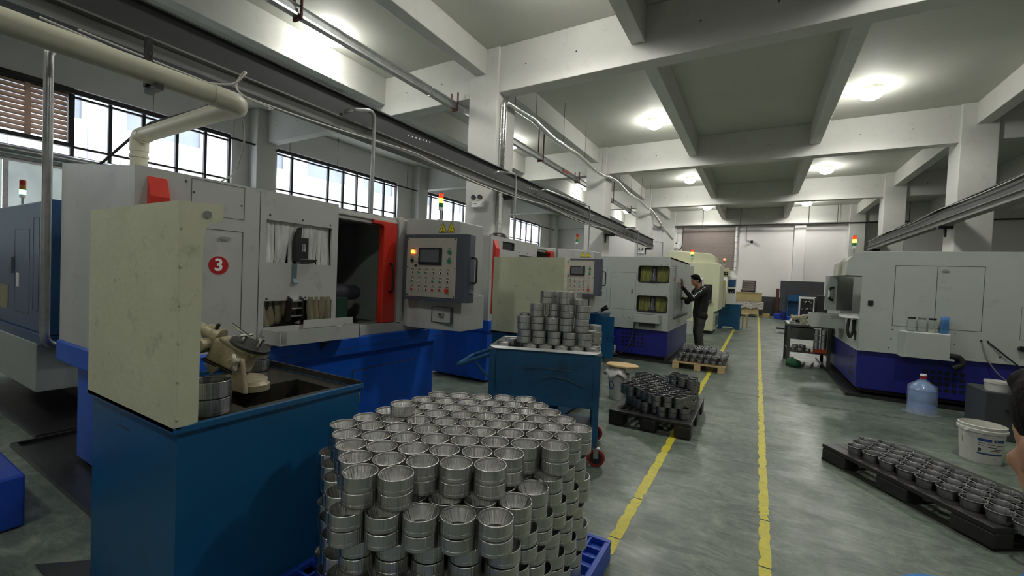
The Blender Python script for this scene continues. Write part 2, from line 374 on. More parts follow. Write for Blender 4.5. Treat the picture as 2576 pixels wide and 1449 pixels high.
# transverse beams with the bolt holes left by the formwork
for k, y in enumerate((-6.44, .2, 6.82, 13.45, 20.1, 26.72)):
    o = struct('ceiling_beam', bx(XL, XR, y, y+.3, 5.0, ZC), 'white', bev=.012)
    h = B()
    for x in [XL+.8+i*.98 for i in range(24)]:
        h.cyl((x, y-.004, 5.42), (x, y+.002, 5.42), .013, n=8)
    hh = obj('formwork_hole', h, 'dark2', o); hh['kind'] = 'stuff'
# longitudinal beams: column lines deep, the four secondaries shallower
for x0, x1, z in ((-4.95, -4.71, 5.38), (4.05, 4.3, 5.36), (-1.94, -1.72, 5.3), (1.0, 1.22, 5.3), (-7.7, -7.46, 5.27), (-10.28, -10.05, 5.33), (6.7, 6.92, 5.3), (9.3, 9.52, 5.3)):
    ys = [-8, -6.44, .2, 6.82, 13.45, 20.1, 26.72, 27.2]
    for i in range(len(ys)-1):
        a = ys[i]+(.3 if i else 0)
        if ys[i+1]-a > 1: struct('ceiling_beam', bx(x0, x1, a, ys[i+1], z, ZC), 'white', bev=.01)
# columns
for xa, xb in ((-5.08, -4.42), (3.8, 4.42)):
    for y in (-6.1, -.1 if xa < 0 else .28, 7.15, 13.75, 20.4, 27.0):
        o = struct('column', bx(xa, xb, y-.37, y+.3, 0, ZC if xa > 0 else ZC), 'white', bev=.015)
for y in (-6.1, .5, 6.65, 13.1, 19.5, 26.4):
    struct('column', bx(XL, XL+.42, y-.1, y+.42, 0, ZC), 'white', bev=.012)
for x in (1.55, -4.9, 4.0):
    struct('column', bx(x, x+.5, YF-.18, YF, 0, 5.0), 'white2', bev=.01)
# window strips in the side wall
def window(i, y0, y1, mull, low=True):
    r = B(); r.box(XL-.16, XL-.08, y0, y1, 5.0, 5.06); r.box(XL-.16, XL-.08, y0, y1, 3.62, 3.67)
    r.box(XL-.16, XL-.08, y0, y0+.05, 3.67, 5.0); r.box(XL-.16, XL-.08, y1-.05, y1, 3.67, 5.0)
    wi = struct('window_%d' % i, r, 'frame')
    for y in mull: obj('mullion', bx(XL-.15, XL-.07, y-.03, y+.03, 3.67, 5.0), 'frame', wi)
    for z in (4.9, 3.86): obj('transom', bx(XL-.145, XL-.085, y0+.05, y1-.05, z-.022, z+.022), 'frame', wi)
    e = [y0+.05]+list(mull)+[y1-.05]
    for a, c in zip(e[:-1], e[1:]): obj('pane', bx(XL-.125, XL-.119, a, c, 3.67, 5.0), 'glass', wi)
    return wi
window(1, -3.0, 1.0, [-2.2, -1.4, -.6, .2])
w2_ = window(2, 2.0, 6.12, [3.05, 3.65, 4.24, 4.9, 5.52])
window(3, 7.36, 12.24, [7.89, 9.16, 9.75, 10.33, 10.93, 11.6])
window(4, 13.55, 18.5, [14.3, 15.1, 15.9, 16.7, 17.5])
window(5, 20.4, 25.0, [21.1, 21.8, 22.5, 23.2, 23.9])
# louvred unit hung inside the second window
lv = thing('wall_louvre', 'wooden-toned louvred shutter in a black frame filling the corner of the high window', 'louvre', (XL+.05, 2.4, 3.88))
r = B(); r.box(XL-.06, XL+.06, .9, 3.04, 4.9, 5.04); r.box(XL-.06, XL+.06, .9, 3.04, 3.82, 3.9); r.box(XL-.06, XL+.06, 2.96, 3.04, 3.9, 4.9); r.box(XL-.06, XL+.06, 1.5, 1.58, 3.9, 4.9)
obj('frame', r, 'frame', lv); obj('mid_post', bx(XL-.02, XL+.05, 2.36, 2.44, 3.9, 4.9), 'louvre', lv)
for i in range(10):
    z = 3.94+i*.099
    for a, c in ((1.6, 2.36), (2.44, 2.95)):
        obj('slat', B().prism([(XL-.035, z+.098), (XL-.028, z+.102), (XL+.035, z+.004), (XL+.028, z)], a, c, 'y'), 'louvre', lv)
# low pale windows behind the blue machine
r = B(); r.box(XL-.16, XL-.08, -1.5, 3.2, 3.36, 3.42); r.box(XL-.16, XL-.08, -1.5, 3.2, 1.5, 1.56)
wi = struct('window_6', r, 'galv')
for y in (-1.47, -.6, .3, 1.2, 2.15, 3.17): obj('mullion', bx(XL-.15, XL-.07, y-.035, y+.035, 1.56, 3.36), 'galv', wi)
ma = mat('frosted_pane', (.42, .46, .44), .6, var=.15, scale=2); ma.node_tree.nodes['Principled BSDF'].inputs['Transmission Weight'].default_value = .55
for a, c in ((-1.4, -.63), (-.56, .26), (.34, 1.16), (1.24, 2.11), (2.19, 3.13)): obj('pane', bx(XL-.13, XL-.12, a, c, 1.56, 3.36), ma, wi)
t = tag(obj('wall_duct', B().tube([(XL+.15, -6, 3.53), (XL+.15, 5.6, 3.53)], .085, 12), 'galv', smooth=True), 'long grey-green pipe running along the wall below the high louvre', 'pipe')
tag(obj('sprinkler_pipe', B().tube([(XL+.32, -4, 4.87), (XL+.32, 27.0, 4.87)], .028, 8), 'frame', smooth=True), 'thin dark pipe running along the wall across the high windows', 'pipe')
for n_, y in enumerate((1.6, 4.27, 6.0, 7.55, 9.2, 12.4, 14.6, 17.2, 20.0, 22.6)):
    tag(obj('hanger_rod', B().cyl((XL+.32, y, 4.88), (XL+.32, y, ZC), .006, n=6), 'frame'), 'thin rod holding the dark window wall pipe, %s from the louvre' % ORD[n_], 'rod', 'rods of the window wall pipe')
# facade of the building next door
fc = struct('exterior_facade', B().holes('x', -19.5, .3, -12, 40, 0, 9, [(y, y+2.3, 6.05, 7.0) for y in [-11+i*3.4 for i in range(15)]]), 'facade')
for y in [-11+i*3.4 for i in range(15)]:
    obj('pane', bx(-19.4, -19.35, y, y+2.3, 6.05, 7.0), 'facglass', fc)
for y in [-12+i*.85 for i in range(60)]:
    obj('seam', bx(-19.2, -19.19, y, y+.02, 0, 6.1), 'facglass', fc)
# lamps
lt = None
for i, (x, y) in enumerate(LAMPS):
    if y < 1: pass
    where = 'over the aisle' if abs(x) < 3 else 'over the machines by the windows'
    if lt is None:
        lt = thing('ceiling_light', '', 'lamp', (x, y, ZC))
        obj('base', B().lathe([(.0, 0), (.19, 0), (.19, -.045), (.16, -.05), (0, -.05)], n=24), 'duct', lt, smooth=True, world=False)
        obj('globe', B().lathe([(.17, -.045), (.205, -.09), (.205, -.15), (.17, -.2), (.1, -.235), (0, -.25)], n=24), 'lamp', lt, smooth='all', world=False)
        o = lt
    else:
        o = copy_tree(lt)
    o.location = (x, y, ZC)
    bay = {-1.6: 'behind the camera', 5.05: 'before the thick column', 11.65: 'first bay past the thick column', 18.45: 'second bay past the thick column', 25.25: 'last bay by the far wall'}[y]
    row = 'window-side' if x < -3 else ('rail-side left' if x < 0 else 'right')
    o['label'] = {'window-side': 'round ceiling lamp over the window side, ', 'rail-side left': 'round ceiling lamp between aisle and rail, ', 'right': 'round ceiling lamp on the water jug side, '}[row]+bay
    k_ = (1 if x > -3 else .42)*(.6 if y < 0 else 1)
    light('lamp_light', 'SPOT', (x, y, ZC-.30), LAMP_W*k_, (1, .98, .93), .16)
    light('lamp_glow', 'POINT', (x, y, ZC-.40), LAMP_W*.2*k_, (1, .98, .93), .16)
# light-duty busbar trunk slung along the window side
bt = thing('busbar_trunk', 'long silver trunk slung under the beams between column line and windows', 'trunking', (-5.4, 0, 4.86))
for a in range(-2, 9):
    y0 = a*3.0; obj('segment', B().prism([(-5.45, 4.80), (-5.35, 4.80), (-5.345, 4.83), (-5.375, 4.85), (-5.375, 4.90), (-5.345, 4.92), (-5.35, 4.945), (-5.45, 4.945), (-5.455, 4.92), (-5.425, 4.9), (-5.425, 4.85), (-5.455, 4.83)], y0+.01, y0+2.99, 'y'), 'galv', bt)
for i, y in enumerate((3.4, 6.72, 10.6, 13.35, 17.2, 20.0, 24)):
    hz = 5.12 if i in (1, 3, 5) else ZC-.002
    b_ = B().box(-5.48, -5.32, y-.02, y+.02, 4.765, 4.80)
    for xx in (-5.49, -5.33): b_.box(xx, xx+.025, y-.012, y+.012, 4.765, hz)
    obj('bracket', b_, 'rust', bt)
tag(obj('trunk_label', bx(-5.3435, -5.3425, 12.1, 12.5, 4.85, 4.9), 'red'), 'small red marking strip stuck on the silver trunk', 'sticker')
# crane-rail like cable tray bolted to the columns, machine side
ry = thing('cable_rail', 'dark grey rail with a bright lower channel bolted along the machine-side columns', 'rail', (-4.15, 0, 3.08))
def rail(par, x, y0, y1, z, sx):
    obj('web', B().box(x-.02, x+.02, y0, y1, z+.13, z+.40), 'railgrey', par)
    obj('top_flange', bx(x-.06, x+.06, y0, y1, z+.385, z+.40), 'railgrey', par)
    obj('channel', B().prism([(x-.08, z), (x+.08, z), (x+.08, z+.012), (x+.035, z+.02), (x+.035, z+.115), (x+.08, z+.125), (x+.08, z+.14), (x-.08, z+.14), (x-.08, z+.125), (x-.035, z+.115), (x-.035, z+.02), (x-.08, z+.012)], y0, y1, 'y'), 'alum', par)
rail(ry, -4.15, -3, 19.5, 3.07, 1)
for y in (-.4, 7.0, 13.6, 19.3):
    obj('bracket', B().box(-4.42, -4.1, y-.06, y, 2.99, 3.07).box(-4.42, -4.38, y-.06, y, 2.78, 3.07), 'railgrey', ry)
b_ = B()
for y0_ in (4.2, 7.6, 11.2):
    for i in range(7): b_.cyl((-4.129, y0_+i*.07, 3.34+.006*i), (-4.127, y0_+i*.07, 3.34+.006*i), .011, n=8)
o = obj('bolt_hole', b_, 'whitep', ry); o['kind'] = 'stuff'
tag(obj('sagging_cable', B().tube([(-4.05, y, 3.12-.10*abs(math.sin(y*.75))) for y in [1+i*.25 for i in range(73)]], .007, 6), 'pcable', smooth=True), 'thin pale cable sagging along the lower channel of the machine-side rail', 'cable')
rr_ = thing('cable_rail', 'dark grey rail on the columns above the water jug machine', 'rail', (3.62, 10, 3.2))
rail(rr_, 3.62, 7.5, 21, 3.11, -1)
for y in (13.5, 20.2): obj('bracket', B().box(3.55, 3.82, y-.05, y+.05, 3.05, 3.11).box(3.66, 3.7, y-.04, y+.04, 2.86, 3.06), 'railgrey', rr_)
tag(obj('sagging_cable', B().tube([(3.54, y, 3.5-.05*abs(math.sin(y*.7))) for y in [8+i*.25 for i in range(52)]], .009, 6), 'pcable', smooth=True), 'thin pale cable lying along the top of the water jug side rail', 'cable')
# drop pipes from the rail to the machines
for (y0_, y1_, zt, zb, lab) in ((3.17, 3.5, 3.40, 2.16, 'bent steel drop pipe rising from the machine beside the number three'), (6.25, 6.88, 3.44, 2.16, 'bent steel drop pipe beside the foil-wrapped riser'),
                      (8.1, 10.9, 3.5, 2.1, 'wide bent steel drop pipe above the second control panel'), (14.8, 16.2, 3.5, 2.0, 'bent steel drop pipe before the rail end'), (19.5, 21.0, 3.48, 2.3, 'bent steel drop pipe at the very end of the rail')):
    tag(obj('drop_pipe', B().tube(bend_r([(-4.1, y0_, zt-.12), (-4.0, y0_+.02, zt-.1), (-4.0, y1_, zt), (-4.0, y1_, zb)], .12), .022 if y1_ < 4 else .02, 10), 'galv', smooth=True), lab, 'pipe')
# foil lagged hose
rn = random.Random(5)
pts = bend_r([(-4.33, 6.88, 2.21), (-4.33, 6.88, 4.86), (-4.33, 7.4, 4.88)], .12)+[Vector((-4.33+.03*math.sin(y), y, 4.87+.05*math.sin(y*1.9)-.03*((y//3.3) % 2))) for y in [8+i*.33 for i in range(36)]]
pts += [Vector((-4.3, 20.3, 4.7)), Vector((-4.2, 22.5, 4.2)), Vector((-4.2, 24.5, 4.0))]
tag(obj('foil_hose', B().tube(pts, .06, 12, rs=[.058+rn.uniform(-.006, .006) for _ in pts]), 'foil', smooth='all'), 'silver foil-wrapped hose climbing the thick column then running above the aisle', 'hose')
for n_, y in enumerate((7.3, 8.2, 9.7, 11.2, 12.7, 14.6, 16.2, 17.8, 19.4)):
    tag(obj('hose_hanger', B().cyl((-4.33, y, 4.9), (-4.33, y, ZC-.002), .005, n=6), 'frame'), 'thin wire holding the foil-wrapped hose, %s from the thick column' % ORD[n_], 'wire', 'wires of the foil hose')
# cream exhaust duct
dp = thing('exhaust_duct', 'thick cream plastic duct with an elbow dropping behind the number three machine', 'duct', (-2.83, 1.43, 2.5))
obj('long_run', B().tube([(-2.83, -2.2, 2.50), (-2.83, 1.31, 2.50)], .057, 24), 'duct', dp, smooth=True)
obj('elbow', B().tube(bend_r([(-2.83, 1.27, 2.50), (-2.83, 1.43, 2.50), (-2.99, 1.43, 2.50)], .1), .063, 24), 'duct', dp, smooth=True)
obj('cross_run', B().tube([(-2.97, 1.43, 2.50), (-4.24, 1.43, 2.50)], .055, 24), 'duct', dp, smooth=True)
obj('drop_elbow', B().tube(bend_r([(-4.2, 1.43, 2.50), (-4.32, 1.43, 2.50), (-4.32, 1.43, 2.38)], .08), .06, 20), 'duct', dp, smooth=True)
obj('drop_run', B().tube([(-4.32, 1.43, 2.40), (-4.32, 1.43, 2.1)], .056, 20), 'duct', dp, smooth=True)
obj('collar', B().tube([(-4.32, 1.43, 2.33), (-4.32, 1.43, 2.35)], .062, 20), 'duct', dp, smooth=True)
obj('bracket', B().box(-2.91, -2.76, .98, 1.01, 2.41, 2.44).box(-2.90, -2.87, .97, 1.0, 2.44, 2.70), 'dark2', dp)
tag(obj('loose_cable', B().tube(bend([(-2.95, .6, 2.62), (-2.93, 1.0, 2.58), (-2.88, 1.25, 2.57), (-2.8, 1.38, 2.6), (-2.75, 1.42, 2.68), (-2.85, 1.45, 2.72), (-2.9, 1.42, 2.62), (-2.82, 1.46, 2.55), (-2.8, 1.62, 2.54), (-3.0, 1.7, 2.6)]), .006, 6), 'pcable', smooth=True), 'thin cream cable looped over the elbow of the cream duct', 'cable')
tag(obj('hanging_cable', B().tube(bend([(-2.9, 1.48, 2.44), (-2.95, 1.52, 2.3), (-3.25, 1.62, 2.16), (-3.4, 1.6, 2.11)]), .006, 6), 'pcable', smooth=True), 'cream cable hanging from the duct elbow down onto the machine roof', 'cable')
tag(obj('strapped_cable', B().tube([(-2.95, 1.43, 2.565), (-3.4, 1.43, 2.56), (-4.1, 1.42, 2.57), (-4.35, 1.4, 2.5), (-4.6, 1.3, 2.3), (-4.9, 1.2, 2.15)], .010, 6), 'railgrey', smooth=True), 'dark cable strapped on top of the cream duct cross run', 'cable')
# riser at far left
vp = tag(obj('riser_pipe', B().tube(bend_r([(-4.6, 1.35, 3.2), (-4.66, 1.0, 3.07), (-4.66, 1.0, .86), (-4.75, 1.12, .80), (-5.5, 1.3, .80)], .06), .028, 12), 'galv', smooth=True), 'silver vertical riser pipe passing in front of the navy machine', 'pipe')
# shutter, pipe, vent, camera on far wall
sh = thing('door_1', 'brownish roller shutter set high in the far wall', 'shutter', (-2.6, YF, 2.44))
del sh['category']; sh['kind'] = 'structure'
for i in range(20): obj('slat', B().prism([(YF-.02, 2.44+i*.119), (YF-.028, 2.46+i*.119), (YF-.028, 2.545+i*.119), (YF-.02, 2.559+i*.119)], -4.06, -1.26, 'x'), 'taupe', sh)
cp = thing('wall_conduit', 'white banded vertical pipe beside the brown shutter on far wall', 'pipe', (-1.17, YF-.1, 2.44))
obj('pipe', B().cyl((-1.17, YF-.1, 2.44), (-1.17, YF-.1, 4.95), .06, n=12), 'whitep', cp, smooth=True)
for z in (2.6, 2.95, 3.3, 3.65, 4.0, 4.35): obj('band', B().cyl((-1.17, YF-.1, z), (-1.17, YF-.1, z+.025), .068, n=12), 'taupe', cp)
tag(obj('ceiling_pipe', B().tube([(-4.4, 26.6, 4.93), (10, 26.6, 4.93)], .035, 8), 'frame', smooth=True), 'long dark pipe crossing just under the far beam', 'pipe')
for n_, x in enumerate((-2.9, -1, 2.1, 3.3, 6)): tag(obj('hanger_rod', B().cyl((x, 26.6, 4.95), (x, 26.6, ZC), .012, n=6), 'frame'), 'thin rod holding the dark far-wall pipe, %s from the shutter side' % ORD[n_], 'rod', 'rods of the far pipe')
vt = thing('wall_vent', 'square black louvred vent in the far wall behind the crates', 'vent', (-.43, YF, 1.3))
obj('backing', bx(-.74, -.13, YF-.012, YF-.004, 1.28, 1.88), 'dark2', vt)
obj('frame', B().box(-.76, -.72, YF-.03, YF-.004, 1.26, 1.9).box(-.15, -.11, YF-.03, YF-.004, 1.26, 1.9).box(-.72, -.15, YF-.03, YF-.004, 1.26, 1.3).box(-.72, -.15, YF-.03, YF-.004, 1.86, 1.9), 'frame', vt)
for i in range(9): obj('slat', B().prism([(YF-.05, 1.325+i*.06), (YF-.045, 1.32+i*.06), (YF-.015, 1.35+i*.06), (YF-.02, 1.355+i*.06)], -.72, -.15, 'x'), 'taupe', vt)
cm = thing('security_camera', 'small black camera on a thin conduit on the far white wall', 'camera', (-.4, YF, 4.0))
obj('body', bx(-.47, -.35, YF-.25, YF-.05, 3.98, 4.12), 'black', cm, bev=.01); obj('mount', bx(-.52, -.44, YF-.1, YF, 4.1, 4.18), 'whitep', cm)
obj('conduit', B().tube(bend_r([(-.48, YF-.02, 4.12), (-.7, YF-.02, 4.12), (-.7, YF-.02, 4.9)], .1), .012, 6), 'galv', cm, smooth=True)
tag(obj('leaning_post', bx(.88, 1.02, YF-.3, YF-.16, 0, 1.52), 'rust', bev=.01), 'tall brown wooden post standing against the far wall beside the slate board', 'post')
# emergency lights on columns
def emergency(x, y, z, lab):
    t_ = thing('emergency_light', lab, 'emergency light', (x, y, z))
    obj('box', bx(-.13, .13, -.06, 0, -.07, .06), 'whitep', t_, world=False, bev=.008)
    for s_ in (-1, 1):
        obj('lamp_head', B().lathe([(0, .02), (.035, .02), (.048, -.03), (.044, -.045), (0, -.04)], (s_*.075, -.05, .12), 14, 'y'), 'dgrey', t_, world=False, smooth=True)
        obj('neck', B().cyl((s_*.06, -.03, .05), (s_*.075, -.03, .1), .01, n=6), 'whitep', t_, world=False)
    obj('print', B().box(-.1, 0, -.0615, -.0605, -.01, .005), 'print', t_, world=False)
emergency(-4.76, 6.78, 2.9, 'twin-headed emergency light on the thick column behind the amber tower lamp')
emergency(-4.76, 20.03, 2.95, 'small twin-headed emergency light on a far column under the rail end')
wb = thing('wall_box', 'small white box with black hose on a far column above the cream machines', 'box', (-4.6, 20.02, 3.4))
wb.location = (-3.55, 19.9, 3.35)
wb.location = (-4.3, 26.8, 3.9); obj('case', bx(-.16, .16, -.1, .1, -.25, .15), 'whitep', wb, world=False, bev=.02); obj('badge', bx(-.05, .05, -.105, -.1, .02, .1), 'print', wb, world=False)
obj('hose', B().tube(bend([(0.05, 0, -.25), (.2, 0, -.35), (.3, 0, -.1), (.32, 0, 1.0)]), .02, 6), 'black', wb, world=False, smooth=True)

# ================================================================== machines
def tower_light(name, par, x, y, z, lit='ly', s=1.0):
    """stack lamp, a part of its machine"""
    p = obj(name, B().cyl((x, y, z), (x, y, z+.11*s), .009*s, n=8).cyl((x, y, z), (x, y, z+.012), .028*s, n=12), 'galv', par, smooth=True)
    r = .025*s
    obj('socket', B().cyl((x, y, z+.11*s), (x, y, z+.145*s), r*.95, n=14), 'whitep', p, smooth=True)
    segs = [('green_lamp', 'lgl' if lit == 'lgl' else 'lg'), ('amber_lamp', 'ly' if lit == 'ly' else 'lyo'), ('red_lamp', 'lrl' if lit == 'lrl' else ('lr' if lit == 'ly' else 'lro'))]
    for i, (n_, m_) in enumerate(segs):
        obj(n_, B().cyl((x, y, z+(.145+.05*i)*s), (x, y, z+(.192+.05*i)*s), r, n=14), m_, p, smooth=True)
    obj('cap', B().cyl((x, y, z+.295*s), (x, y, z+.302*s), r, r*.8, n=14), 'lro', p, smooth=True)
    return p
def outline(name, par, ax, p, a0, a1, z0, z1, m_='print', t=.004, d=.0015):
    """door gap: a thin dark joint set round a leaf that stands proud of the sheet"""
    b_ = B()
    def bb(a, c, z, z_): b_.box(p-d, p+d, a, c, z, z_) if ax == 'x' else b_.box(a, c, p-d, p+d, z, z_)
    bb(a0, a1, z0, z0+t); bb(a0, a1, z1-t, z1); bb(a0, a0+t, z0+t, z1-t); bb(a1-t, a1, z0+t, z1-t)
    return obj(name, b_, m_, par)
def screws(par, ax, p, pts, r=.007, m_='dgrey'):
    for a, z in pts:
        c0, c1 = ((p, a, z), (p+(.004 if ax == 'x' else -.004), a, z)) if ax == 'x' else ((a, p, z), (a, p-.004, z))
        obj('screw', B().cyl(c0, c1, r, r*.7, n=8), m_, par)
def strips(par, n, a0, a1, z0, z1, x, m_, wav=.01, seed=1, gap=None, ax='x', zj=.0, sw=.004):
    rnd = random.Random(seed); w_ = (a1-a0)/n
    for i in range(n):
        a = a0+i*w_; sk = rnd.uniform(-.25, .25)*w_
        if gap and gap[0] < a+w_/2 < gap[1]: sk = (a+w_/2-(gap[0]+gap[1])/2)*.6
        zz = z0+rnd.uniform(0, zj); vs = []; k = 5; hw = w_*.53; off = (i % 2)*.004+rnd.uniform(0, wav*.4)
        for q in range(k+1):
            t = q/k; z = z1+(zz-z1)*t; da = sk*t*t; dx = off+wav*math.sin(t*5+i)*t
            for e in (-hw, -hw*.3, hw*.3, hw):
                crv = .25*w_*(abs(e)/hw)**2
                for th in (0, .0025):
                    P = (x-dx-crv-th, a+w_/2+e+da, z); vs.append(P if ax == 'x' else (P[1], x+dx+crv+th, z))
        fs = []
        for q in range(k):
            for e in range(3):
                for th in (0, 1):
                    i0 = q*8+e*2+th; fs.append((i0, i0+2, i0+10, i0+8))
            for e in (0, 3):
                i0 = q*8+e*2; fs.append((i0, i0+1, i0+9, i0+8))
        obj('curtain_strip', B().poly(vs, fs), m_, par, smooth=True)

def control_panel(par, loc, rot, w_=.76, h_=.64, dep=.13):
    """local frame: x to the right, y into the box, z up; origin bottom centre of the front"""
    p = obj('control_panel', B().prism([(-w_/2, .03), (-w_/2+.03, 0), (w_/2-.035, 0), (w_/2, .03), (w_/2, dep), (-w_/2, dep)], 0, h_), 'gunmetal', par, world=False, bev=.004)
    p.location = Vector(loc)-root_loc(par); p.rotation_euler = (0, 0, rot)
    k = dict(world=False)
    x0, x1 = -w_/2+.065, w_/2-.125
    obj('face_plate', bx(x0, x1, -.006, .0, .035, h_-.035), 'plate', p, bev=.001, **k)
    W = x1-x0
    for a, z in ((x0+.015, .05), (x1-.015, .05), (x0+.015, h_-.05), (x1-.015, h_-.05), (x0+.012, h_/2), (x1-.012, h_/2)): obj('screw', B().cyl((a, -.006, z), (a, -.010, z), .006, n=8), 'dark2', p, **k)
    obj('screen_bezel', bx(x0+.255*W, x0+.72*W, -.022, -.006, .345, .51), 'black', p, bev=.006, **k)
    obj('screen', bx(x0+.295*W, x0+.675*W, -.0235, -.022, .372, .488), 'screen', p, **k)
    obj('status_icons', B().box(x0+.60*W, x0+.615*W, -.0245, -.0235, .493, .498).box(x0+.63*W, x0+.65*W, -.0245, -.0235, .493, .498), 'whitep', p, **k)
    def btn(fx, z, kind, r=.0155):
        x = x0+fx*W
        if kind in 'gr':
            q = obj('push_button', B().cyl((x, -.006, z), (x, -.013, z), r, n=16), 'btn_w', p, smooth=True, **k)
            obj('button_cap', B().cyl((x, -.013, z), (x, -.021, z), r*.72, n=16), 'btn_g' if kind == 'g' else 'btn_r', q, smooth=True, **k)
        elif kind == 'k':
            q = obj('selector_switch', B().cyl((x, -.006, z), (x, -.012, z), r, n=16), 'btn_w', p, smooth=True, **k)
            a = random.choice([-.6, 0, .6])
            bb = B().cyl((x, -.012, z), (x, -.018, z), r*.75, n=14)
            obj('switch_knob', bb, 'btn_k', q, smooth=True, **k)
            dx, dz = math.sin(a)*r*.7, math.cos(a)*r*.7
            obj('knob_grip', B().tube([(x-dx, -.024, z-dz), (x+dx, -.024, z+dz)], .004, 6), 'whitep', q, **k)
        elif kind == 'd': obj('button', B().cyl((x, -.006, z), (x, -.018, z), r, n=14), 'btn_k', p, smooth=True, **k)
        elif kind == 'e': obj('emergency_stop', B().cyl((x, -.006, z), (x, -.02, z), r*.8, n=14).cyl((x, -.02, z), (x, -.032, z), r*1.35, r*1.2, n=18), 'red', p, smooth=True, **k)
        elif kind == 'o': obj('pilot_light', B().cyl((x, -.006, z), (x, -.024, z), r*1.1, n=16), 'glow_o', p, smooth=True, **k)
        elif kind == 'G': obj('pilot_light', B().cyl((x, -.006, z), (x, -.02, z), r*1.25, n=16), 'btn_g', p, smooth=True, **k)
        q = obj('caption', B().box(x-.016, x-.003, -.0068, -.006, z+.0255, z+.031).box(x+.0, x+.016, -.0068, -.006, z+.0255, z+.031).box(x-.01, x+.01, -.0068, -.006, z+.034, z+.038), 'print', p, **k)
    rows = ['kggkkk', 'gkkggk', 'rkkrre']
    for r_, row in enumerate(rows):
        for c_, ch in enumerate(row): btn(.13+c_*.143, .27-r_*.082, ch)
    btn(.13, .47, 'o'); btn(.12, .385, 'd', .018); btn(.20, .335, 'd', .013); btn(.87, .47, 'G'); btn(.87, .385, 'G')
    xr = w_/2
    obj('grab_handle', B().tube(bend_r([(xr, .07, .19), (xr+.065, .05, .185), (xr+.065, .05, .42), (xr, .07, .425)], .04), .0095, 10), 'black', p, smooth=True, **k)
    obj('lock_knob', B().cyl((xr, .06, .10), (xr+.02, .06, .10), .012, n=12), 'chrome', p, smooth=True, **k)
    return p

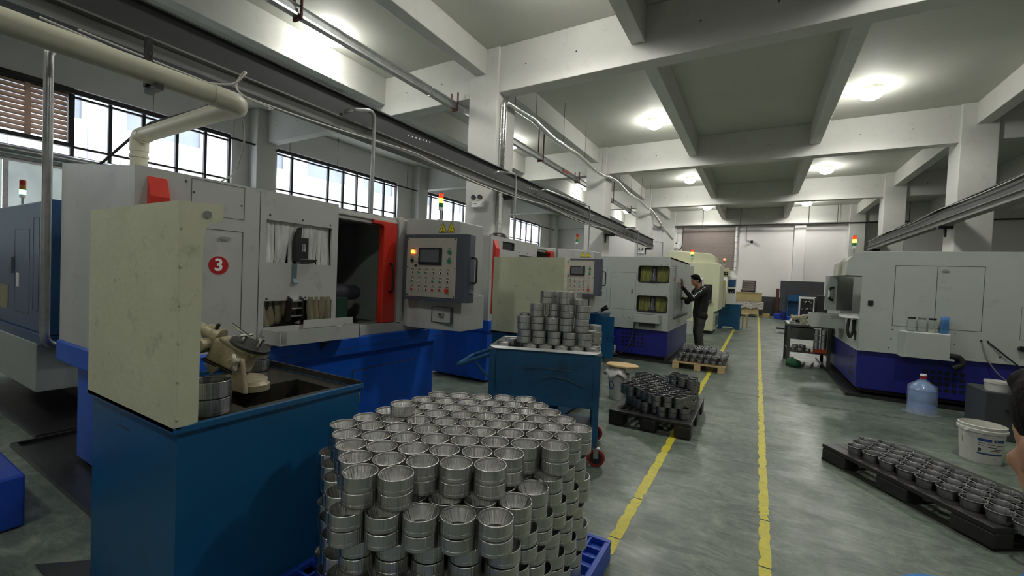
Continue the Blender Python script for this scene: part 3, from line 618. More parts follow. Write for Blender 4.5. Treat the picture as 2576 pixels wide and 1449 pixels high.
def grinder(y0, label, second=False):
    t = thing('grinding_machine', label, 'machine', (-3.8, y0, 0), 'grey and blue grinding machines with red doors')
    Y = lambda v: y0+v-1.04
    fx = -3.2
    obj('plinth', bx(-4.33, -3.24, Y(1.1), Y(3.82), .04, .74), 'blue', t, bev=.006)
    obj('ledge', bx(-4.53, -3.17, Y(1.03), Y(3.88), .74, .895), 'blue', t, bev=.012)
    obj('ledge_joint', bx(-3.1699, -3.1685, Y(1.04), Y(3.87), .80, .803), 'print', t)
    q = obj('plinth_door', bx(-3.24, -3.232, Y(2.68), Y(3.52), .1, .56), 'blue', t, bev=.002)
    obj('door_joint', bx(-3.2415, -3.2385, Y(2.672), Y(3.528), .092, .568), 'print', t)
    obj('slot_latch', B().box(-3.232, -3.226, Y(2.735), Y(2.765), .25, .35), 'chrome', q, bev=.004); obj('latch_slot', bx(-3.226, -3.2255, Y(2.744), Y(2.756), .27, .33), 'dark2', q)
    # grey body
    obj('end_wall', B().prism([(-4.5, .895), (fx-.021, .895), (fx-.021, 2.07), (-4.5, 2.21)], Y(1.04), Y(1.07), 'y'), 'grey', t, bev=.004)
    obj('roof', B().prism([(-4.5, 2.195), (-4.5, 2.21), (fx-.021, 2.072), (fx-.021, 2.05)], Y(1.071), Y(2.44), 'y'), 'grey', t)
    obj('back_wall', bx(-4.5, -4.47, Y(1.07), Y(3.86), .895, 2.19), 'grey5', t)
    obj('deck', bx(-4.47, fx-.02, Y(1.07), Y(3.18), .895, .93), 'dark2', t)
    uw, lw = (Y(1.82), Y(2.385), 1.54, 1.86), (Y(1.815), Y(2.40), 1.045, 1.245)
    hs = [uw, lw]
    if second: hs.append((Y(1.35), Y(1.71), 1.90, 2.02))
    obj('front_sheet', B().holes('x', fx-.02, .02, Y(1.04), Y(2.445), .895, 2.075, hs), 'grey', t)
    obj('sheet_seam', B().box(fx, fx+.0012, Y(1.768), Y(1.773), .90, 2.06), 'print', t)
    outline('door_joint', t, 'x', fx, Y(1.19), Y(1.655), .985, 1.745)
    if not second:
        outline('panel_joint', t, 'x', fx, Y(1.33), Y(1.66), 1.83, 2.06, t=.0025)
        screws(t, 'x', fx, [(Y(1.345), 1.97), (Y(1.64), 1.93), (Y(1.30), 2.03)])
    else:
        obj('dark_glass', bx(fx-.03, fx-.025, Y(1.33), Y(1.73), 1.88, 2.04), 'black', t)
    p_ = obj('door_latch', B().cyl((fx, Y(1.515), 1.69), (fx+.02, Y(1.515), 1.69), .014, n=14).box(fx+.012, fx+.022, Y(1.50), Y(1.565), 1.678, 1.70), 'chrome', t, bev=.003)
    screws(t, 'x', fx, [(Y(1.845), 1.895), (Y(2.11), 1.892), (Y(2.365), 1.885), (Y(1.835), 1.262), (Y(2.15), 1.265)], .009)
    if not second:
        n_ = obj('number_disc', B().cyl((fx, Y(1.5), 1.50), (fx+.002, Y(1.5), 1.50), .062, n=40), 'dred', t, label='red round sign with a white number 3')
        fc_ = bpy.data.curves.new('number', 'FONT'); fc_.body = '3'; fc_.size = .115; fc_.align_x = 'CENTER'; fc_.align_y = 'CENTER'; fc_.extrude = .0004; fc_.offset = .003
        fc_.materials.append(MT['whitep'])
        ft = bpy.data.objects.new('numeral_curve', fc_); col.objects.link(ft); bpy.context.view_layer.update()
        me = bpy.data.meshes.new_from_object(ft); bpy.data.objects.remove(ft)
        fo = bpy.data.objects.new('numeral', me); col.objects.link(fo); fo.parent = n_
        fo.location = Vector((fx+.0028, Y(1.5), 1.5))-root_loc(n_); fo.rotation_euler = (PI/2, 0, PI/2)
    # red bent strips and the sliding door edge
    obj('red_strip', B().prism([(fx, .98), (fx+.035, 1.04), (fx+.05, 1.9), (fx+.005, 2.02), (fx, 2.02)], Y(1.10), Y(1.20), 'y'), 'red', t, bev=.003)
    o_ = [(Y(2.97), 1.0), (Y(2.97), 1.93)]+[(Y(2.97)-.05+.05*math.cos(a), 1.93+.035*math.sin(a)) for a in [PI/12*i for i in range(0, 7)]]
    out = [(Y(2.97), 1.0), (Y(3.14), 1.0), (Y(3.14), 1.95)]+[(Y(3.10)+.04*math.cos(PI/12*i), 1.95+.05*math.sin(PI/12*i)) for i in range(1, 7)]+[(Y(2.84), 2.0), (Y(2.84), 1.965)]+[(Y(2.93)+.04*math.cos(PI/2-PI/12*i), 1.925+.04*math.sin(PI/2-PI/12*i)) for i in range(0, 7)]
    d_ = obj('sliding_door', B().prism(out, fx-.07, fx+.005, 'x'), 'red', t, bev=.006, label='red sliding door edge')
    obj('door_handle', B().tube(bend_r([(fx+.005, Y(3.055), 1.59), (fx+.055, Y(3.055), 1.59), (fx+.055, Y(3.055), 1.31), (fx+.005, Y(3.055), 1.31)], .03), .011, 10), 'black', d_, smooth=True)
    obj('lintel', B().box(fx-.12, fx-.03, Y(2.44), Y(3.2), 1.965, 2.05).box(fx-.03, fx-.01, Y(2.44), Y(3.16), 2.0, 2.02), 'grey', t, bev=.003)
    obj('jamb', bx(fx-.25, fx, Y(3.17), Y(3.23), .98, 2.07), 'grey', t, bev=.004)
    obj('sill', bx(fx-.25, fx, Y(2.40), Y(3.86), .895, .995), 'grey', t, bev=.004)
    obj('rear_cabinet', bx(-4.5, fx-.02, Y(3.23), Y(3.86), .895, 2.06), 'grey', t, bev=.008)
    obj('inner_roof', bx(-4.47, fx-.12, Y(2.44), Y(3.23), 2.03, 2.06), 'grey', t)
    # inside
    obj('inner_hood', bx(-4.47, -3.95, Y(2.2), Y(3.0), 1.6, 2.03), 'grey5', t)
    obj('inner_wall', bx(-3.9, -3.5, Y(3.2), Y(3.225), .93, 2.03), 'grey5', t)
    obj('headstock', B().prism([(-3.75, .93), (-3.35, .93), (-3.35, 1.5), (-3.45, 1.62), (-3.75, 1.62)], Y(2.42), Y(2.56), 'y'), 'gunmetal', t, bev=.01)
    obj('headstock_foot', bx(-3.8, -3.38, Y(2.5), Y(2.72), .93, 1.25), 'greend', t, bev=.01)
    obj('spindle', B().cyl((-3.6, Y(2.5), 1.3), (-3.6, Y(2.95), 1.28), .085, .075, n=20).ball((-3.6, Y(2.95), 1.28), .075, 8), 'gunmetal', t, smooth=True)
    obj('work_table', bx(-4.1, -3.3, Y(2.5), Y(3.12), .93, .99), 'dark2', t, bev=.005)
    obj('guide_plate', bx(-3.5, -3.35, Y(2.7), Y(2.98), .99, 1.0), 'chrome', t)
    for k in (0, 1): obj('boot_cap', B().ball((-3.85+.09*k, Y(2.9), 1.02), .04, 6, (1, 1, .8)), 'black', t, smooth='all')
    # curtains of both windows, the chute frames and the tray
    strips(t, 14, uw[0]+.01, uw[1], 1.53, 1.88, fx-.03, 'strip', seed=2+second, gap=(Y(2.0), Y(2.12)))
    strips(t, 4, Y(2.17), Y(2.39), 1.07, 1.27, fx+.014, 'stripd', seed=5)
    strips(t, 6, Y(1.82), Y(2.15), 1.05, 1.27, fx-.04, 'stripd', seed=6, wav=.03)
    obj('window_hood', bx(fx-.5, fx-.06, Y(1.78), Y(2.44), 1.0, 1.95), 'dark2', t)
    c_ = obj('parts_chute', B().prism([(Y(2.05), 1.56), (Y(2.075), 1.57), (Y(2.085), 1.83), (Y(2.05), 1.72)], fx-.04, fx+.03, 'x').prism([(Y(2.06), 1.555), (Y(2.22), 1.555), (Y(2.24), 1.58), (Y(2.06), 1.575)], fx-.04, fx+.02, 'x'), 'dark2', t)
    obj('chute_flag', B().holes('x', fx+.012, .005, Y(2.075), Y(2.155), 1.58, 1.75, [(Y(2.10), Y(2.135), 1.64, 1.70)]), 'dark2', c_)
    obj('drip_tongue', B().prism([(fx+.003, 1.54), (fx+.012, 1.54), (fx+.010, 1.42), (fx+.03, 1.385), (fx+.028, 1.38), (fx+.003, 1.40)], Y(2.03), Y(2.065), 'y'), 'stain', t)
    c_ = obj('lower_chute', B().prism([(fx-.06, 1.06), (fx+.04, 1.10), (fx+.05, 1.26), (fx+.0, 1.28)], Y(2.0), Y(2.01), 'y').prism([(fx-.06, 1.06), (fx+.04, 1.10), (fx+.05, 1.26), (fx+.0, 1.28)], Y(2.10), Y(2.11), 'y'), 'dark2', t)
    for z in (1.12, 1.18, 1.24): obj('chute_rung', bx(fx-.02, fx+.04, Y(2.01), Y(2.10), z, z+.012), 'chrome', c_)
    obj('catch_tray', B().holes('y', Y(1.81), .006, fx, -2.97, .93, 1.035, []).poly([(fx, Y(1.81), .93), (-2.97, Y(1.86), .93), (-2.97, Y(1.86), 1.035), (fx, Y(1.81), 1.035)], [(0, 1, 2, 3)]).box(-2.976, -2.97, Y(1.86), Y(2.52), .93, 1.04).box(fx, -2.97, Y(2.514), Y(2.52), .93, 1.04).box(fx, -2.976, Y(1.816), Y(2.514), .93, .937), 'grey', t)
    obj('tray_lip', bx(fx+.03, fx+.036, Y(2.12), Y(2.60), 1.02, 1.085), 'grey', t)
    obj('tray_gusset', B().prism([(fx, .935), (-2.99, .935), (fx, .80)], Y(2.28), Y(2.285), 'y'), 'gunmetal', t)
    # pedestal, control box, tower lamp
    py = 3.27
    ped = obj('pedestal', B().prism([(-3.2, Y(py)), (-3.1, Y(py-.05)), (-2.95, Y(py-.05)), (-2.47, Y(py+.03)), (-2.47, Y(py+.42)), (-3.2, Y(py+.42))], .955, 1.3), 'grey', t, bev=.006)
    obj('pedestal_head', B().prism([(-3.2, 1.3), (-2.5, 1.3), (-2.5, 2.02), (-2.95, 2.06), (-3.2, 2.07)], Y(py), Y(py+.4), 'y'), 'grey', t, bev=.01)
    outline('drawer_joint', ped, 'y', Y(py)-.012, -2.79, -2.55, 1.03, 1.185, t=.003, d=.02)
    obj('drawer_latch', bx(-2.71, -2.65, Y(py)-.035, Y(py)-.0, 1.095, 1.125), 'plate', ped, bev=.002)
    obj('latch_hole', bx(-2.695, -2.665, Y(py)-.037, Y(py)-.03, 1.103, 1.117), 'dark2', ped)
    control_panel(t, (-2.70, Y(3.14), 1.245), .10)
    for kx in (-2.71, -2.605):
        z = 1.915
        w_t = obj('warning_sign', B().prism([(kx-.05, z-.0), (kx+.05, z-.0), (kx, z+.105)], Y(py)-.003, Y(py)-.001, 'y'), 'yellow', t)
        obj('sign_border', B().prism([(kx-.05, z), (kx+.05, z), (kx+.044, z+.006), (kx-.044, z+.006)], Y(py)-.004, Y(py)-.003, 'y').prism([(kx-.05, z), (kx-.043, z+.005), (kx, z+.095), (kx, z+.105)], Y(py)-.004, Y(py)-.003, 'y').prism([(kx+.05, z), (kx+.043, z+.005), (kx, z+.095), (kx, z+.105)], Y(py)-.004, Y(py)-.003, 'y'), 'black', w_t)
        obj('sign_symbol', B().prism([(kx-.003, z+.055), (kx+.006, z+.055), (kx+.001, z+.042), (kx+.008, z+.042), (kx-.004, z+.022), (kx-.001, z+.036), (kx-.008, z+.036)], Y(py)-.004, Y(py)-.003, 'y').box(kx-.02, kx+.02, Y(py)-.004, Y(py)-.003, z+.010, z+.017), 'black', w_t)
    tower_light('tower_lamp', t, -2.9, Y(3.45), 2.065, 'ly' if not second else '', .95)
    if second:
        obj('roof_fan', B().lathe([(0, .08), (.08, .075), (.13, .05), (.15, .02), (.15, 0), (0, 0)], (-3.5, Y(1.7), 2.1), 20), 'black', t, smooth=True)
    # drip tray on the floor
    return t
g1 = grinder(1.04, 'big grey and blue grinding machine with the red number 3 sign')
g2 = grinder(4.89, 'grey and blue grinding machine with a long red strip, behind the number 3 machine', True)
dt = tag(obj('drip_tray', B().box(-5.03, -3.0, .9, 4.0, .001, .008).box(-5.03, -5.0, .9, 4.0, .008, .035).box(-5.0, -3.0, .9, .93, .008, .035), 'dark2'), 'black oily steel tray on the floor under the number 3 machine', 'tray')
for x in (-4.2, -3.4): 
    for y in (1.25, 3.6): obj('levelling_foot', B().cyl((x, y, .008), (x, y, .04), .04, n=12), 'galv', g1)
    for y in (5.1, 7.45): obj('levelling_foot', B().cyl((x, y, .0), (x, y, .04), .04, n=12), 'galv', g2)

# navy machine by the windows
nv = thing('navy_machine', 'navy blue machine standing on a grey box base beyond the silver riser pipe', 'machine', (-6.5, 1.2, 0))
obj('housing', bx(-8.6, -5.48, 1.2, 2.6, .80, 2.03), 'navy', nv, bev=.012)
obj('skirt', B().prism([(-8.6, .80), (-8.6, .74), (-5.75, .68), (-5.44, .74), (-5.44, .80)], 1.16, 2.6, 'y'), 'navy', nv)
obj('base_box', bx(-8.4, -5.6, 1.15, 2.5, .28, .72), 'grey5', nv, bev=.006)
obj('support', bx(-8.0, -6.2, 1.6, 2.3, 0, .28), 'dark2', nv)
outline('door_joint', nv, 'y', 1.2, -6.62, -6.1, .95, 1.78); outline('door_joint', nv, 'y', 1.2, -5.98, -5.8, 1.0, 1.88)
obj('label', bx(-6.55, -6.45, 1.198, 1.2, 1.2, 1.34), 'whitep', nv); obj('handle', bx(-6.68, -6.66, 1.18, 1.2, 1.33, 1.5), 'galv', nv)
obj('rusty_plug', B().cyl((-5.72, 1.2, 1.62), (-5.72, 1.185, 1.62), .03, n=10), 'rust', nv)
tower_light('tower_lamp', nv, -6.9, 1.3, 2.03, 'lgl', 1.0)
obj('grey_window', bx(-7.9, -6.85, 1.196, 1.2, .95, 1.2), 'stripy', nv)
tag(obj('drip_tray', B().box(-7.6, -5.1, 1.05, 2.7, .001, .008).box(-7.6, -5.1, 1.05, 1.08, .008, .03).box(-5.13, -5.1, 1.08, 2.7, .008, .03), 'dark2'), 'black oily steel tray on the floor under the navy machine', 'tray')
tag(obj('crate', bx(-4.3, -3.47, -.2, .68, .005, .295), 'plasblue', bev=.012), 'plain violet-blue plastic crate on the floor left of the teal bin', 'crate')
tag(obj('floor_plate', B().prism([(-2.98, .62), (-2.6, .62), (-2.6, .85), (-2.72, .85)], .001, .006), 'railgrey'), 'grey steel plate poking out under the corner of the teal bin', 'plate')

# wash bin with the pale guard screen (built once, repeated beside the second machine)
def wash_bin(dy, label, dx=0):
    t = thing('wash_bin', label, 'bin', (-2.25, 1.1+dy, 0), 'teal wash bins with pale guard screens')
    a = lambda v: v+dy
    x0, x1, y0, y1 = -2.66, -1.82, .73, 1.55
    obj('bin_wall', B().box(x0, x1, a(y0), a(y0)+.01, .1, .88).box(x1-.01, x1, a(y0)+.01, a(y1), .1, .88).box(x0, x0+.01, a(y0)+.01, a(y1), .1, .88).box(x0+.01, x1-.01, a(y1)-.01, a(y1), .1, .88), 'teal', t)
    obj('rim', B().box(x0-.018, x1+.018, a(y0)-.018, a(y0)-.01, .878, .90).box(x0-.018, x1+.018, a(y0)-.01, a(y0)+.004, .895, .90)
        .box(x1+.01, x1+.018, a(y0)-.01, a(y1)+.018, .878, .90).box(x1-.004, x1+.01, a(y0)+.004, a(y1)+.018, .895, .90)
        .box(x0-.018, x0-.01, a(y0)-.01, a(y1)+.018, .878, .90), 'teal', t)
    obj('back_upstand', bx(x0-.01, x1+.01, a(y1)+.0, a(y1)+.012, .865, .912), 'oiltop', t)
    obj('work_top', B().box(x0+.01, -2.21, a(y0)+.01, a(y1)-.01, .865, .88).box(-2.21, -1.92, a(y0)+.01, a(1.02), .865, .88).box(-2.21, -1.92, a(1.45), a(y1)-.01, .865, .88).box(-1.92, x1-.01, a(y0)+.01, a(y1)-.01, .865, .88), 'oiltop', t)
    obj('trough', B().box(-2.215, -2.21, a(1.02), a(1.45), .6, .865).box(-1.92, -1.915, a(1.02), a(1.45), .6, .865).box(-2.21, -1.92, a(1.015), a(1.02), .6, .865).box(-2.21, -1.92, a(1.45), a(1.455), .6, .865).box(-2.21, -1.92, a(1.02), a(1.45), .6, .605), 'oiltop', t)
    obj('base_skirt', B().prism([(x0, 0), (x0+.08, 0), (x0+.14, .06), (x1-.14, .06), (x1-.08, 0), (x1, 0), (x1, .1), (x0, .1)], a(y0), a(y0)+.01, 'y').prism([(a(y0)+.01, 0), (a(y0)+.08, 0), (a(y0)+.14, .06), (a(y1)-.14, .06), (a(y1)-.08, 0), (a(y1), 0), (a(y1), .1), (a(y0)+.01, .1)], x1-.01, x1, 'x').prism([(a(y0)+.01, 0), (a(y0)+.08, 0), (a(y0)+.14, .06), (a(y1)-.14, .06), (a(y1)-.08, 0), (a(y1), 0), (a(y1), .1), (a(y0)+.01, .1)], x0, x0+.01, 'x'), 'teal', t)
    obj('guard_screen', B().box(x0-.005, x1+.0125, a(.712), a(.7195), .885, 1.728), 'cream', t)
    fl_ = [(a(.72), .885), (a(.79), .905), (a(.795), 1.60), (a(.80), 1.63), (a(.815), 1.655), (a(.84), 1.668), (a(.86), 1.67), (a(.86), 1.735), (a(.72), 1.728)]
    fg = obj('screen_flange', B().prism(fl_, x1+.006, x1+.012, 'x'), 'cream', t)
    obj('flange_bolt', B().cyl((x1+.012, a(.805), 1.69), (x1+.018, a(.805), 1.69), .014, n=12), 'galv', fg)
    rnd = random.Random(4)
    for i in range(6):
        z = .93+i*.14; obj('weld_bead', B().ball((x1+.012, a(.722), z), .005, 5, (1, 1, 1.6)), 'lime', fg)
    t.location.x += dx
    return t
wash_bin(0, 'teal steel wash bin with a tall pale green guard screen, nearest the camera')
wb2 = wash_bin(3.3, 'teal steel wash bin with pale green guard screen standing behind the loaded cart', .09)
# scratch on the near bin
tag(obj('wall_scratch', bx(-2.38, -2.25, .7285, .7295, .79, .796), 'dgrey'), 'short dark scratch across the near teal bin wall', 'scratch')

# tilting rotary table on the wash bin
gz = .88
gt = thing('tilting_table', 'beige cast tilting rotary table with a black disc and star knob on the wash bin', 'rotary table', (-2.3, 1.22, gz))
obj('foot', B().lathe([(.0, 0), (.12, 0), (.125, .02), (.10, .035), (0, .04)], (-2.34, 1.22, gz), 28), 'casting', gt, smooth=True)
obj('foot_pad', B().lathe([(0, 0), (.07, 0), (.07, .03), (.05, .045), (0, .045)], (-2.18, 1.2, gz), 20), 'casting', gt, smooth=True)
def along(p, d, u): return lambda a, b_, c: tuple(Vector(p)+Vector(d)*a+Vector(u)*b_+Vector(d).cross(Vector(u))*c)
upv = Vector((.32, .24, .915)).normalized(); ax_ = Vector((.864, .502, 0)); ax_ = (ax_-upv*ax_.dot(upv)).normalized()
A_ = along((-2.36, 1.2, 1.04), ax_, upv)
def obox(f_, a0, a1, b0, b1, c0, c1): return [f_(a, b_, c) for a in (a0, a1) for b_ in (b0, b1) for c in (c0, c1)]
def ob(b_, f_, *r_):
    b_.poly(obox(f_, *r_), [(0, 1, 3, 2), (4, 6, 7, 5), (0, 4, 5, 1), (2, 3, 7, 6), (0, 2, 6, 4), (1, 5, 7, 3)]); return b_
obj('cradle', ob(B(), A_, -.11, .09, -.075, .045, -.06, .05), 'casting', gt, bev=.012)
obj('cradle_pad', ob(B(), A_, -.12, .08, -.09, -.075, -.06, .05), 'black', gt, bev=.003)
obj('cradle_top', ob(B(), A_, -.08, .12, .045, .065, -.065, .065), 'casting', gt, bev=.006)
dc = Vector(A_(.05, .065, 0)); dsc = obj('disc', B().cyl(dc, dc+upv*.014, .098, n=36), 'dark2', gt, smooth=True)
obj('disc_rim', B().cyl(dc-upv*.012, dc, .09, n=36), 'casting', dsc, smooth=True)
for a, s_, l in ((.02, .03, .03), (.07, -.03, .045), (.10, .02, .055)):
    p0 = Vector(A_(a, .083, s_)); q = obj('clamp', B().cyl(p0, p0+upv*l, .011, n=10).cyl(p0+upv*l*.8, p0+upv*l, .017, n=10), 'chrome', dsc, smooth=True)
p0 = Vector(A_(.02, .12, .03)); obj('clamp_bar', B().cyl(p0-ax_*.09+upv*.02, p0+ax_*.02, .007, n=8).cyl(p0-Vector((0, .03, 0)), p0+Vector((0, .03, 0)), .009, n=8), 'chrome', dsc, smooth=True)
sh_ = obj('handwheel_shaft', B().cyl(A_(-.12, .035, -.02), A_(-.2, .035, -.02), .045, .04, n=20).cyl(A_(-.2, .035, -.02), A_(-.27, .035, -.02), .026, n=16), 'casting', gt, smooth=True)
obj('shaft_sleeve', B().cyl(A_(-.27, .035, -.02), A_(-.33, .035, -.02), .02, n=16).cyl(A_(-.35, .035, -.02), A_(-.42, .035, -.02), .016, n=14), 'chrome', sh_, smooth=True)
obj('shaft_collar', B().cyl(A_(-.33, .035, -.02), A_(-.35, .035, -.02), .027, n=16), 'dark2', sh_, smooth=True)
obj('worm_housing', B().cyl(A_(-.15, -.02, -.085), A_(-.15, -.02, .09), .038, n=18), 'casting', gt, smooth=True)
obj('lever_boss', B().cyl(A_(-.15, .07, 0), A_(-.15, .10, 0), .01, n=8), 'black', gt)
obj('rib', B().prism([(-2.52, .98), (-2.36, .98), (-2.44, .93)], 1.12, 1.125, 'y'), 'casting', gt)
br = obj('trunnion_bracket', B().prism([(-2.19, gz+.02), (-2.05, gz+.02), (-2.09, 1.06), (-2.15, 1.06)], 1.085, 1.105, 'y'), 'casting', gt, bev=.006)
st = [( -2.115+(.048 if i % 2 == 0 else .026)*math.cos(2*PI*i/10+.3), 1.045+(.048 if i % 2 == 0 else .026)*math.sin(2*PI*i/10+.3)) for i in range(10)]
obj('star_knob', B().prism(st, 1.055, 1.075, 'y'), 'plate', br, bev=.009)
obj('knob_stem', B().cyl((-2.115, 1.05, 1.045), (-2.115, 1.09, 1.045), .018, n=14), 'casting', br, smooth=True)
obj('knob_hole', B().cyl((-2.115, 1.0545, 1.045), (-2.115, 1.056, 1.045), .008, n=10), 'black', br)

# ================================================================== turned rings
def ring_bm(ro, h, rt_, rb, n=36, groove=True):
    """bearing cup: straight outside, tapered bore with a relief step near the mouth"""
    c = .0012
    pr = [(ro-.006, 0), (ro-.005, .0022), (ro, .0055), (ro, h*.30), (ro-.0006, h*.31), (ro, h*.32), (ro, h-c), (ro-c, h), (rt_+.0008, h), (rt_, h-.001), (rt_, h-.0055), (rt_+.0016, h-.0062), (rt_+.0016, h-.0088), (rt_-.001, h-.0094), (rb, h*.12), (rb+.003, 0)]
    return B().lathe(pr, (0, 0, 0), n, closed=True)
ORD_ = ['first', 'second', 'third', 'fourth', 'fifth', 'sixth', 'seventh', 'eighth', 'ninth', 'tenth', 'eleventh', 'twelfth']
rnr = random.Random(11)
def put(src, x, y, z, label, group, cat='ring', rz=None):
    o = src.copy(); col.objects.link(o); o.location = (x, y, z); o.rotation_euler = (0, 0, rnr.uniform(0, 6.28) if rz is None else rz)
    o['label'] = label; o['category'] = cat; o['group'] = group; return o
# blue pallet under the front pile
D, an = .129, math.radians(-2); ox, oy = -1.599, 1.945
av = (math.cos(PI/6+an)*D, math.sin(PI/6+an)*D); bv = (math.cos(-PI/6+an)*D, math.sin(-PI/6+an)*D)
def XY(i, j): return ox+av[0]*i+bv[0]*j, oy+av[1]*i+bv[1]*j
def pallet_plastic(name, label, m_, loc, rot, W, Dp, h=.15, deck=.03, cell=.09, group=None, cats='pallet', solid=False, rim=None):
    t = thing(name, label, cats, loc, group, rot)
    k = dict(world=False)
    rim = rim or (.10 if not solid else .12)
    b_ = B().box(0, W, 0, rim, h-deck, h).box(0, W, Dp-rim, Dp, h-deck, h).box(0, rim, rim, Dp-rim, h-deck, h).box(W-rim, W, rim, Dp-rim, h-deck, h)
    obj('deck_rim', b_, m_, t, bev=.006, **k)
    g_ = B(); nx, ny = int((W-2*rim)/cell), int((Dp-2*rim)/cell)
    for i in range(1, nx): x = rim+(W-2*rim)*i/nx; g_.box(x-.006, x+.006, rim, Dp-rim, h-deck, h-.004)
    for j in range(1, ny): y = rim+(Dp-2*rim)*j/ny; g_.box(rim, W-rim, y-.006, y+.006, h-deck+.001, h-.005)
    o = obj('deck_grid', g_, m_, t, **k); o['kind'] = 'stuff'
    for fx_ in (0, .5, 1):
        for fy in (0, .5, 1):
            fw_ = W*.19; fd = Dp*.17; x = fx_*(W-fw_); y = fy*(Dp-fd)
            obj('foot', B().prism([(x, y), (x+fw_, y), (x+fw_, y+fd), (x, y+fd)], .0, h-deck), m_, t, bev=.012, **k)
    if solid:
        for fx_ in (0, .5, 1): obj('skid', bx(fx_*(W-W*.17), fx_*(W-W*.17)+W*.17, 0, Dp, 0, .014), m_, t, **k)
        obj('side_skid', bx(0, .06, 0, Dp, 0, .016), m_, t, **k)
        obj('side_skid', bx(W-.06, W, 0, Dp, 0, .016), m_, t, **k)
        obj('front_skid', bx(0, W, 0, .05, 0, .015), m_, t, **k)
    return t
pallet_plastic('plastic_pallet', 'bright blue plastic pallet carrying the big pile of shiny rings', 'plasblue', (-1.80, .62, 0), 0, 1.19, 1.61, .118, .03, .075, rim=.03)
RH = .0565
ring0 = obj('steel_ring', ring_bm(.0618, .0552, .0583, .039), 'steel', smooth=True)
G = 'shiny tapered rings of the big front pile'
F = [(i, j) for j in range(10) for i in range(-5, 5) if 0 <= i+j <= 8 and not (j < 0)]
TOP = [(i, j) for (i, j) in F if (j <= 7 and not (i, j) in ((1, 7),)) or (j == 8 and i <= -1) or (j == 9 and i <= -4)]
first = [True]
def ring(i, j, lev, up_, lab):
    x, y = XY(i, j); z = .118+(5-lev)*2*RH+(RH if up_ else 0)
    jx, jy = rnr.uniform(-.0015, .0015), rnr.uniform(-.0015, .0015)
    if first[0]:
        first[0] = False; ring0.location = (x+jx, y+jy, z+.0005); tag(ring0, lab, 'ring', G); return
    put(ring0, x+jx, y+jy, z+.0005, lab, G)
core = B(); ncore = 0
rows = {}
for (i, j) in TOP: rows.setdefault(j, []).append(i)
for j, is_ in rows.items():
    for n_, i in enumerate(sorted(is_)):
        rname = {0: 'rearmost row', 9: 'frontmost row'}.get(j, ORD[j]+' row from the back')
        ring(i, j, 0, True, 'ring atop the front pile, %s, %s from the bin' % (rname, ORD[n_]))
COURSE = ['top', 'second', 'third', 'fourth', 'fifth', 'bottom']
def dense(x, y, z):
    core.lathe([(.061, 0), (.061, .054), (.055, .054), (.044, .004)], (x, y, z), 14, closed=True)
for lev in range(6):
    cells = TOP if lev == 0 else F
    of = (-.38, .33) if lev % 2 else (0, 0)
    per = {}
    front = {}
    for (i, j) in cells:
        front[i] = max(front.get(i, -9), j)
    for (i, j) in cells:
        face = None
        if lev == 0:
            if (i, j+1) not in cells: face = 'camera face'
            elif (i+1, j) not in cells: face = 'aisle face'
            if i == -5 and face is None: face = 'bin face'
        else:
            if j == 9 or (i, j+1) not in cells: face = 'camera face' if j == 9 else 'aisle face'
            elif i == -5: face = 'bin face'
            elif i+j == 8: face = 'aisle face'
            elif lev == 1 and ((i, j) in ((0, 7), (-1, 8), (-2, 8), (-3, 8), (-4, 8), (1, 6))): face = 'step'
        if face: per.setdefault(face, []).append((i, j))
        for u_ in ((0,) if lev == 0 else (0, 1)):
            if not face:
                x, y = XY(i+of[0], j+of[1]); dense(x, y, .118+(5-lev)*2*RH+(RH if u_ else 0)); ncore += 1
    for face, lst in per.items():
        lst.sort(key=lambda p: (-p[1], p[0]))
        for n_, (i, j) in enumerate(lst):
            for u_ in ((0,) if lev == 0 else (1, 0)):
                w_ = {'camera face': 'camera face, %s from the bin' % ORD[n_], 'aisle face': 'aisle face, %s from the camera' % ORD[n_], 'bin face': 'bin face, %s from the camera' % ORD[n_], 'step': 'setback under the top, %s' % ORD[n_]}[face]
                ring(i+of[0], j+of[1], lev, bool(u_), 'front pile ring, %s course, %s of pair, %s' % (COURSE[lev], 'upper' if u_ else 'lower', w_))
x, y = XY(-2.5, 3.5)
put(ring0, x, y, .118+12*RH+.001, 'single loose ring lying on top of the big front pile', G)
co = obj('ring_pile_core', core, 'steel', smooth=True); tag(co, 'rings hidden in the heart of the big front pile', 'rings', kind='stuff')

# ------------------------------------------------------------------ cart full of rings
ca = math.atan2(.32, .88)
ct = thing('parts_cart', 'teal steel cart with a handle and red wheels heaped with rings', 'cart', (-1.93, 3.0, 0), None, ca)
k = dict(world=False)
W, Dp = .92, .62
obj('bin_wall', B().box(.01, W-.01, .01, .016, .50, .90).box(.01, W-.01, Dp-.016, Dp-.01, .50, .90).box(.01, .016, .016, Dp-.016, .50, .90).box(W-.016, W-.01, .016, Dp-.016, .50, .90).box(.016, W-.016, .016, Dp-.016, .50, .51), 'teal2', ct, **k)
obj('rim', B().prism([(-.01, .905), (.0, .925), (.035, .91), (.03, .895), (-.005, .90)], -.01, Dp+.01, 'y').prism([(W+.01, .905), (W, .925), (W-.035, .91), (W-.03, .895), (W+.005, .90)], -.01, Dp+.01, 'y')
    .prism([(-.01, .905), (.0, .925), (.035, .91), (.03, .895), (-.005, .90)], .0, W, 'x').prism([(Dp+.01, .905), (Dp, .925), (Dp-.035, .91), (Dp-.03, .895), (Dp+.005, .90)], 0, W, 'x'), 'galv', ct, **k)
obj('bottom_rail', B().box(-.0, W, -.002, .03, .46, .52).box(0, W, Dp-.03, Dp, .46, .52).box(0, .03, .03, Dp-.03, .46, .52).box(W-.03, W, .03, Dp-.03, .46, .52), 'teal2', ct, bev=.003, **k)
